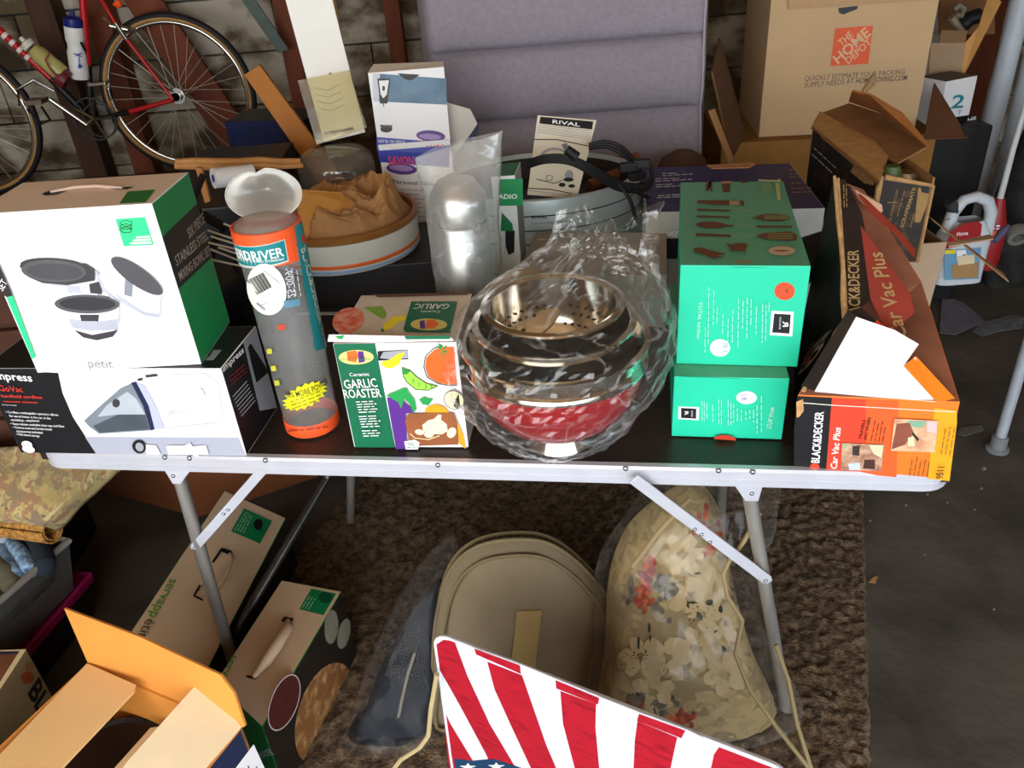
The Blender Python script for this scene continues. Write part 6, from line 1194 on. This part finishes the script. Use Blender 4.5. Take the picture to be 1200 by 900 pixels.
# ------------------------------------------------------------------ zipped bags
def pillow(cen, U, Vv, Nn, outline, front, back, m, name, par, seed=1, nu=56, nr=14, wr=.008):
    """puffy bag from an outline given in U,V metres; front/back bulge along +-N"""
    g = G(); k = len(outline)
    def rim_(t):
        i = int(t*k) % k; f = t*k-int(t*k); p = [Vector(outline[(i+j-1) % k]) for j in range(4)]
        return .5*((2*p[1])+(p[2]-p[0])*f+(2*p[0]-5*p[1]+4*p[2]-p[3])*f*f+(3*p[1]-p[0]-3*p[2]+p[3])*f**3)
    def sh(sgn, amt):
        def fn(u, v):
            q = rim_(u)*v; h = amt*(1-v**3.2)**.55; nz = wr*noise.noise(Vector((q.x*14, q.y*14, seed+sgn)))+wr*.5*noise.noise(Vector((q.x*34, q.y*30, seed)))
            w_ = cen+U*q.x+Vv*q.y+Nn*(sgn*(h+nz*(1 if v < .99 else .3))); w_.z = max(w_.z, .014); return w_
        return fn
    g.grid(sh(1, front), nu, nr, m, closed_u=True); g.grid(sh(-1, back), nu, nr, m, closed_u=True)
    o = g.build(name, par, smooth=True); return o, rim_, sh(1, front)
BEI = M('#82745c', .85, var=.08, scale=10, bump=.12, bscale=300); BEID = M('#7d6e50', .85, var=.1)
yB = 1.27; U = Vector((1, 0, 0)); Vv = Vector((0, .30, .954)); Nn = Vector((0, -.954, .30))
cB = ay(612, 740, yB)
bp_ = Plane(cB, U, Vv)
ol = [(508, 860), (507, 780), (512, 720), (528, 668), (560, 640), (610, 632), (650, 640), (690, 672), (716, 712), (718, 780), (714, 850), (610, 872)]
ol2 = [tuple(bp_.uv(*p)) for p in ol]
zb2 = thing('bedding_bag', 'beige zipped bedding bag with rounded top standing under the table', 'bag', (cB.x, cB.y, 0))
bo, rimf, ff = pillow(cB, U, Vv, Nn, ol2, .045, .10, BEI, 'bag_shell', zb2, 2, wr=.007)
def rimz(k, sc, off):
    p = cB+U*rimf(k/90).x*sc+Vv*rimf(k/90).y*sc+Nn*off; p.z = max(p.z, .016); return p
for sc_, off in ((.90, .033), (1.0, .0), (1.0, -.035)): G().tube([rimz(k, sc_, off) for k in range(90)], .0045, BEID, n=6, closed=True).build('piping', zb2, smooth=True)
sq_ = [(605, 703), (634, 702), (624, 790), (596, 790)]; q = []
for p in sq_: w_ = bp_.uv(*p); q.append(cB+U*w_.x+Vv*w_.y+Nn*.047)
G().slab(q, .003, M('#a58c5c', .85, var=.06), n=Nn).build('fabric_strip', zb2, bevel=.001)
# navy comforter in clear bag, left of the beige bag
cN = ay(470, 790, 1.24); NVY = M('#0f1320', .95, var=.4, scale=12, bump=.3, bscale=60); VN = Vector((0, .5, .866)); NN = Vector((0, -.866, .5))
nbp = Plane(cN, U, VN); oln = [(402, 900), (418, 850), (440, 790), (470, 735), (500, 690), (522, 672), (524, 760), (515, 850), (500, 910), (450, 925)]
nv = thing('comforter', 'dark navy comforter folded inside the clear zip bag left of the beige bag', 'comforter', (cN.x, cN.y+.05, 0))
pillow(cN+Vector((.0, .03, -.02)), U, VN, NN, [tuple(nbp.uv(*p)*.9) for p in oln], .05, .05, NVY, 'fabric', nv, 5, wr=.016)
olf = [(399, 905), (411, 845), (436, 775), (465, 715), (498, 664), (532, 640), (536, 700), (524, 860), (505, 925), (450, 940)]
fb = thing('clear_zip_bag', 'clear plastic zip bag around the navy comforter left of the beige bag', 'bag', (cN.x, cN.y, 0))
FZ = film('zip_bag_film', .015, (.95, .95, .95), .02, 5, .12, .22, gl=.006)
pillow(cN+Vector((.0, .03, 0)), U, VN, NN, [tuple(nbp.uv(*p)) for p in olf], .07, .07, FZ, 'film', fb, 6, wr=.008)
yN = 1.02
G().tube([ay(x, y, yN) for x, y in ((486, 765), (478, 790), (472, 815), (467, 840))], .0028, M('#8a8478', .5, .4), n=6).build('zipper', fb, smooth=True)
G().tube([ay(x, y, .98) for x, y in ((462, 900), (470, 890), (492, 876), (502, 862), (505, 830), (512, 790))], .0045, M('#b5a276', .8), n=7).build('piping', fb, smooth=True)
# floral comforter in clear bag at right
cF = ay(800, 735, 1.14); Vv = Vector((0, .40, .916)); Nn = Vector((0, -.916, .40)); fp_ = Plane(cF, U, Vv)
FLO = voro('comforter_floral', ['#9d8b66', '#a8956e', '#917f5c', '#ac9a74', '#857658', '#a5926c', '#9d8b66', '#7f7054', '#988660', '#a8956e'], 15, .95, .5)
fc = thing('floral_comforter', 'cream comforter printed with red and grey flowers inside the right clear bag', 'comforter', (cF.x, cF.y+.08, 0))
off_ = Vector((0, .10, 0)); olc = [(715, 890), (717, 800), (722, 715), (745, 655), (790, 615), (830, 600), (860, 640), (874, 720), (895, 800), (925, 895), (820, 925)]
co, _, cfn = pillow(cF+off_, U, Vv, Nn, [tuple(fp_.uv(*p)) for p in olc], .085, .10, FLO, 'quilted_fabric', fc, 9, wr=.012)
# printed flowers follow the front of the comforter
g = G(); FR = M('#a84a2e', .95, var=.4, scale=60, hex2='#7a2e22'); FG = M('#6d685c', .95, var=.3, scale=40); FD = M('#2f342c', .95, var=.2)
FC_ = M('#b8a684', .95, var=.1)
from mathutils.bvhtree import BVHTree
_cm = co.data; _o = V(fc.location); _bv = BVHTree.FromPolygons([tuple(v.co+_o) for v in _cm.vertices], [tuple(p.vertices) for p in _cm.polygons])
def onc(px, py, o):
    d = V(ray(px, py)).normalized(); hit, nrm, _, _ = _bv.ray_cast(V(CAM), d)
    if hit is None: w_ = fp_.uv(px, py); return cF+off_+U*w_.x+Vv*w_.y
    return hit-d*(.0015+o*.3)
rn = random.Random(11)
def splotch(m, cx, cy, rx, ry, o, k=14, jag=.35, ang=0):
    pts = []
    for j in range(k):
        a = 2*math.pi*j/k; r = 1+jag*(rn.random()-.5)*2; x = rx*r*math.cos(a); y = ry*r*math.sin(a); pts.append(onc(cx+x*math.cos(ang)-y*math.sin(ang), cy+x*math.sin(ang)+y*math.cos(ang), o))
    c = onc(cx, cy, o); g.add([c]+pts, [[0, 1+j, 1+(j+1) % k] for j in range(k)], m)
for cx, cy in ((810, 700), (780, 770), (752, 770), (835, 690), (765, 812), (815, 760), (850, 790), (800, 650), (845, 730)):
    for j in range(6): a = j*1.05+cx; splotch(FC_, cx+17*math.cos(a), cy+15*math.sin(a), 11, 8, .002+.0002*j, 12, .15, a)
for cx, cy, n_ in ((756, 690, 26), (798, 845, 14), (742, 832, 10), (822, 610, 12), (836, 640, 8)):
    for k in range(n_): splotch((FR, M('#c0603a', .95, var=.2), M('#8a3a2a', .95, var=.2))[k % 3], cx+rn.gauss(0, 6), cy+rn.gauss(0, 12 if cx < 790 and cy < 800 else 6), 3.2, 4.5, .003+.0001*k, 9)
for cx, cy, n_ in ((776, 688, 14), (768, 716, 8), (745, 822, 10), (775, 828, 8), (860, 700, 8), (738, 700, 8)):
    for k in range(n_): splotch((FG, M('#57544c', .95, var=.2))[k % 2], cx+rn.gauss(0, 7), cy+rn.gauss(0, 6), 3, 4, .0032+.0001*k, 8)
for a in ((758, 685, 5, 12), (752, 700, 9, 14), (763, 665, 7, 14), (800, 842, 12, 7), (738, 830, 9, 6)): splotch(FR, *a, .003)
for a in ((776, 680, 9, 8), (786, 690, 8, 10), (768, 712, 6, 6), (745, 822, 6, 9), (772, 826, 8, 6), (740, 690, 4, 14)): splotch(FG, *a, .0035)
for a in ((806, 712, 2, 9), (812, 706, 5, 2), (832, 706, 4, 3), (845, 714, 3, 4), (820, 722, 3, 6), (761, 735, 1.6, 7), (748, 752, 1.5, 8), (762, 748, 1.2, 5), (818, 672, 4, 1.6), (840, 740, 4, 2), (848, 760, 3, 4)): splotch(FD, *a, .004, 8)
for k in range(26): splotch(FD, 752+rn.gauss(0, 9), 765+rn.gauss(0, 9), .8, .8, .0045, 6); splotch(FD, 822+rn.gauss(0, 12), 720+rn.gauss(0, 8), .8, .8, .0045, 6)
g.build('flower_print', fc, fix=False)
fb2 = thing('clear_bedding_bag', 'large clear vinyl bag with cream piping around the floral comforter', 'bag', (cF.x, cF.y, 0))
olb = [(700, 905), (702, 800), (706, 705), (735, 650), (800, 572), (850, 566), (925, 572), (930, 640), (905, 720), (925, 800), (958, 900), (820, 935)]
pillow(cF+off_, U, Vv, Nn, [tuple(fp_.uv(*p)) for p in olb], .10, .11, film('vinyl', .016, (.95, .92, .86), .06, 6, .10, .34, gl=.020), 'vinyl_shell', fb2, 12, wr=.014)
PIP = M('#94825c', .8, var=.1)
def pon(x, y): p = fp_.xyz(fp_.uv(x, y), .06); p.z = max(p.z, .03); return p
for pts in (((880, 590), (862, 622), (845, 645), (838, 660), (843, 685), (860, 712), (852, 750), (868, 790), (900, 835), (950, 898)), ((898, 740), (912, 780), (922, 830), (938, 880)), ((735, 652), (765, 612), (800, 574))):
    G().tube([pon(x, y) for x, y in pts], .0045, PIP, n=7).build('piping', fb2, smooth=True)
# ------------------------------------------------------------------ flag tray in the foreground
tA, tB = az(508, 740.5, .52), az(912, 898, .52); uT = (tB-tA).normalized(); dwn = Vector((uT.y, -uT.x, 0))
if dwn.y > 0: dwn = -dwn
best = None
for kk in range(5, 90):
    d_ = (dwn*math.cos(R(kk))-Vector((0, 0, math.sin(R(kk))))).normalized(); hp = apl(531, 905, tA, uT.cross(d_).normalized())-tA
    if best is None or abs(hp.normalized().dot(uT)) < best[0]: best = (abs(hp.normalized().dot(uT)), d_, kk, hp.length)
print('TRAY', best)
dT = best[1]; nT = uT.cross(dT).normalized()
if nT.y > 0: nT = -nT
TW = .62; THt = .46
fp2 = Plane(tA, uT, -dT)
def tq2(a, b, o=0): return tA+uT*a+dT*b+nT*o
ft = thing('flag_tray', 'shiny tray printed with red and white stripes and stars in the foreground', 'tray', tq2(TW/2, THt, 0))
WM_ = M('#d9dcea', .3, var=.02); RM_ = M('#ac1a2c', .3, var=.25, scale=30, hex2='#8a1422', lo=.5, hi=.7, stretch=(1, 1, 4))
def rr_(ins, r, o, n=8, b0=0.0):
    out = []
    for cx, cy, a0 in ((r, r+b0, 180), (TW-r, r+b0, 270), (TW-r, THt-r, 0), (r, THt-r, 90)):
        for k in range(n+1): a = R(a0+90*k/n); out.append(tq2(cx+(r-ins)*math.cos(a), cy+(r-ins)*math.sin(a), o))
    return out
g = G(); Ls = [rr_(.002, .032, -.008), rr_(0, .032, -.005), rr_(0, .032, -.002), rr_(.002, .032, 0)]; n_ = len(Ls[0])
g.add([p for l in Ls for p in l], [[i*n_+j, i*n_+(j+1) % n_, (i+1)*n_+(j+1) % n_, (i+1)*n_+j] for i in range(len(Ls)-1) for j in range(n_)]+[[(len(Ls)-1)*n_+j for j in range(n_)], list(range(n_))[::-1]], WM_)
g.build('tray_body', ft)
G().tube(rr_(.0005, .032, .0005), .0028, WM_, n=8, closed=True).build('rim', ft, smooth=True)
zg = Z(480, 660, 2.5)
# raised lip along the upper edge
def onp(x, y, o): w_ = fp2.uv(x, y); return fp2.p+fp2.u*w_.x+fp2.v*w_.y+nT*o
lip = zg((188, 243), (328, 293), (430, 335), (560, 388), (674, 433), (812, 483), (910, 531), (1080, 597))
low_ = zg((196, 262), (332, 322), (432, 362), (556, 410), (668, 456), (800, 508), (892, 556), (1085, 625))
G().slab([onp(x, y, .0) for x, y in lip]+[onp(x, y, .0) for x, y in low_[::-1]], .004, WM_, n=nT).build('lip', ft, bevel=.0015)
pr = Print(ft, 'flag_print', fp2)
for s_ in ([(74, 262), (78, 238), (100, 224), (132, 228), (170, 330), (235, 470), (312, 600), (340, 650), (262, 650), (225, 560), (150, 420), (88, 310)], [(228, 288), (330, 328), (355, 400), (400, 530), (430, 600), (445, 640), (375, 640), (300, 480), (250, 370)],
 [(442, 374), (547, 412), (545, 480), (556, 600), (560, 640), (495, 640), (450, 470)], [(668, 462), (785, 510), (780, 530), (765, 600), (755, 640), (655, 640), (660, 520)], [(892, 560), (1080, 627), (1095, 660), (870, 660)], [(97, 420), (120, 470), (190, 585), (190, 620), (118, 620)]):
    pr.g.add([onp(x, y, .0008) for x, y in zg(*s_)], [list(range(len(s_)))], RM_)
for s_ in ([(193, 245), (327, 294), (330, 319), (199, 262)], [(431, 337), (559, 389), (555, 408), (433, 361)], [(675, 435), (811, 484), (799, 506), (669, 455)], [(909, 532), (1078, 597), (1083, 622), (893, 555)]):
    pr.g.add([onp(x, y, .0047) for x, y in zg(*s_)], [list(range(4))], RM_)
for s_, m_, o in [([(131, 571), (185, 578), (250, 572), (330, 600), (330, 640), (140, 640)], M('#1c3f5e', .3, var=.2), .0011)]+[([(cx+(26 if k % 2 == 0 else 11)*math.sin(k*math.pi/5), cy-(12 if k % 2 == 0 else 5)*math.cos(k*math.pi/5)) for k in range(10)], WHITE, .0014) for cx, cy in ((172, 596), (255, 594))]:
    pr.g.add([onp(x, y, o) for x, y in zg(*s_)], [list(range(len(s_)))], m_)
pr.done()
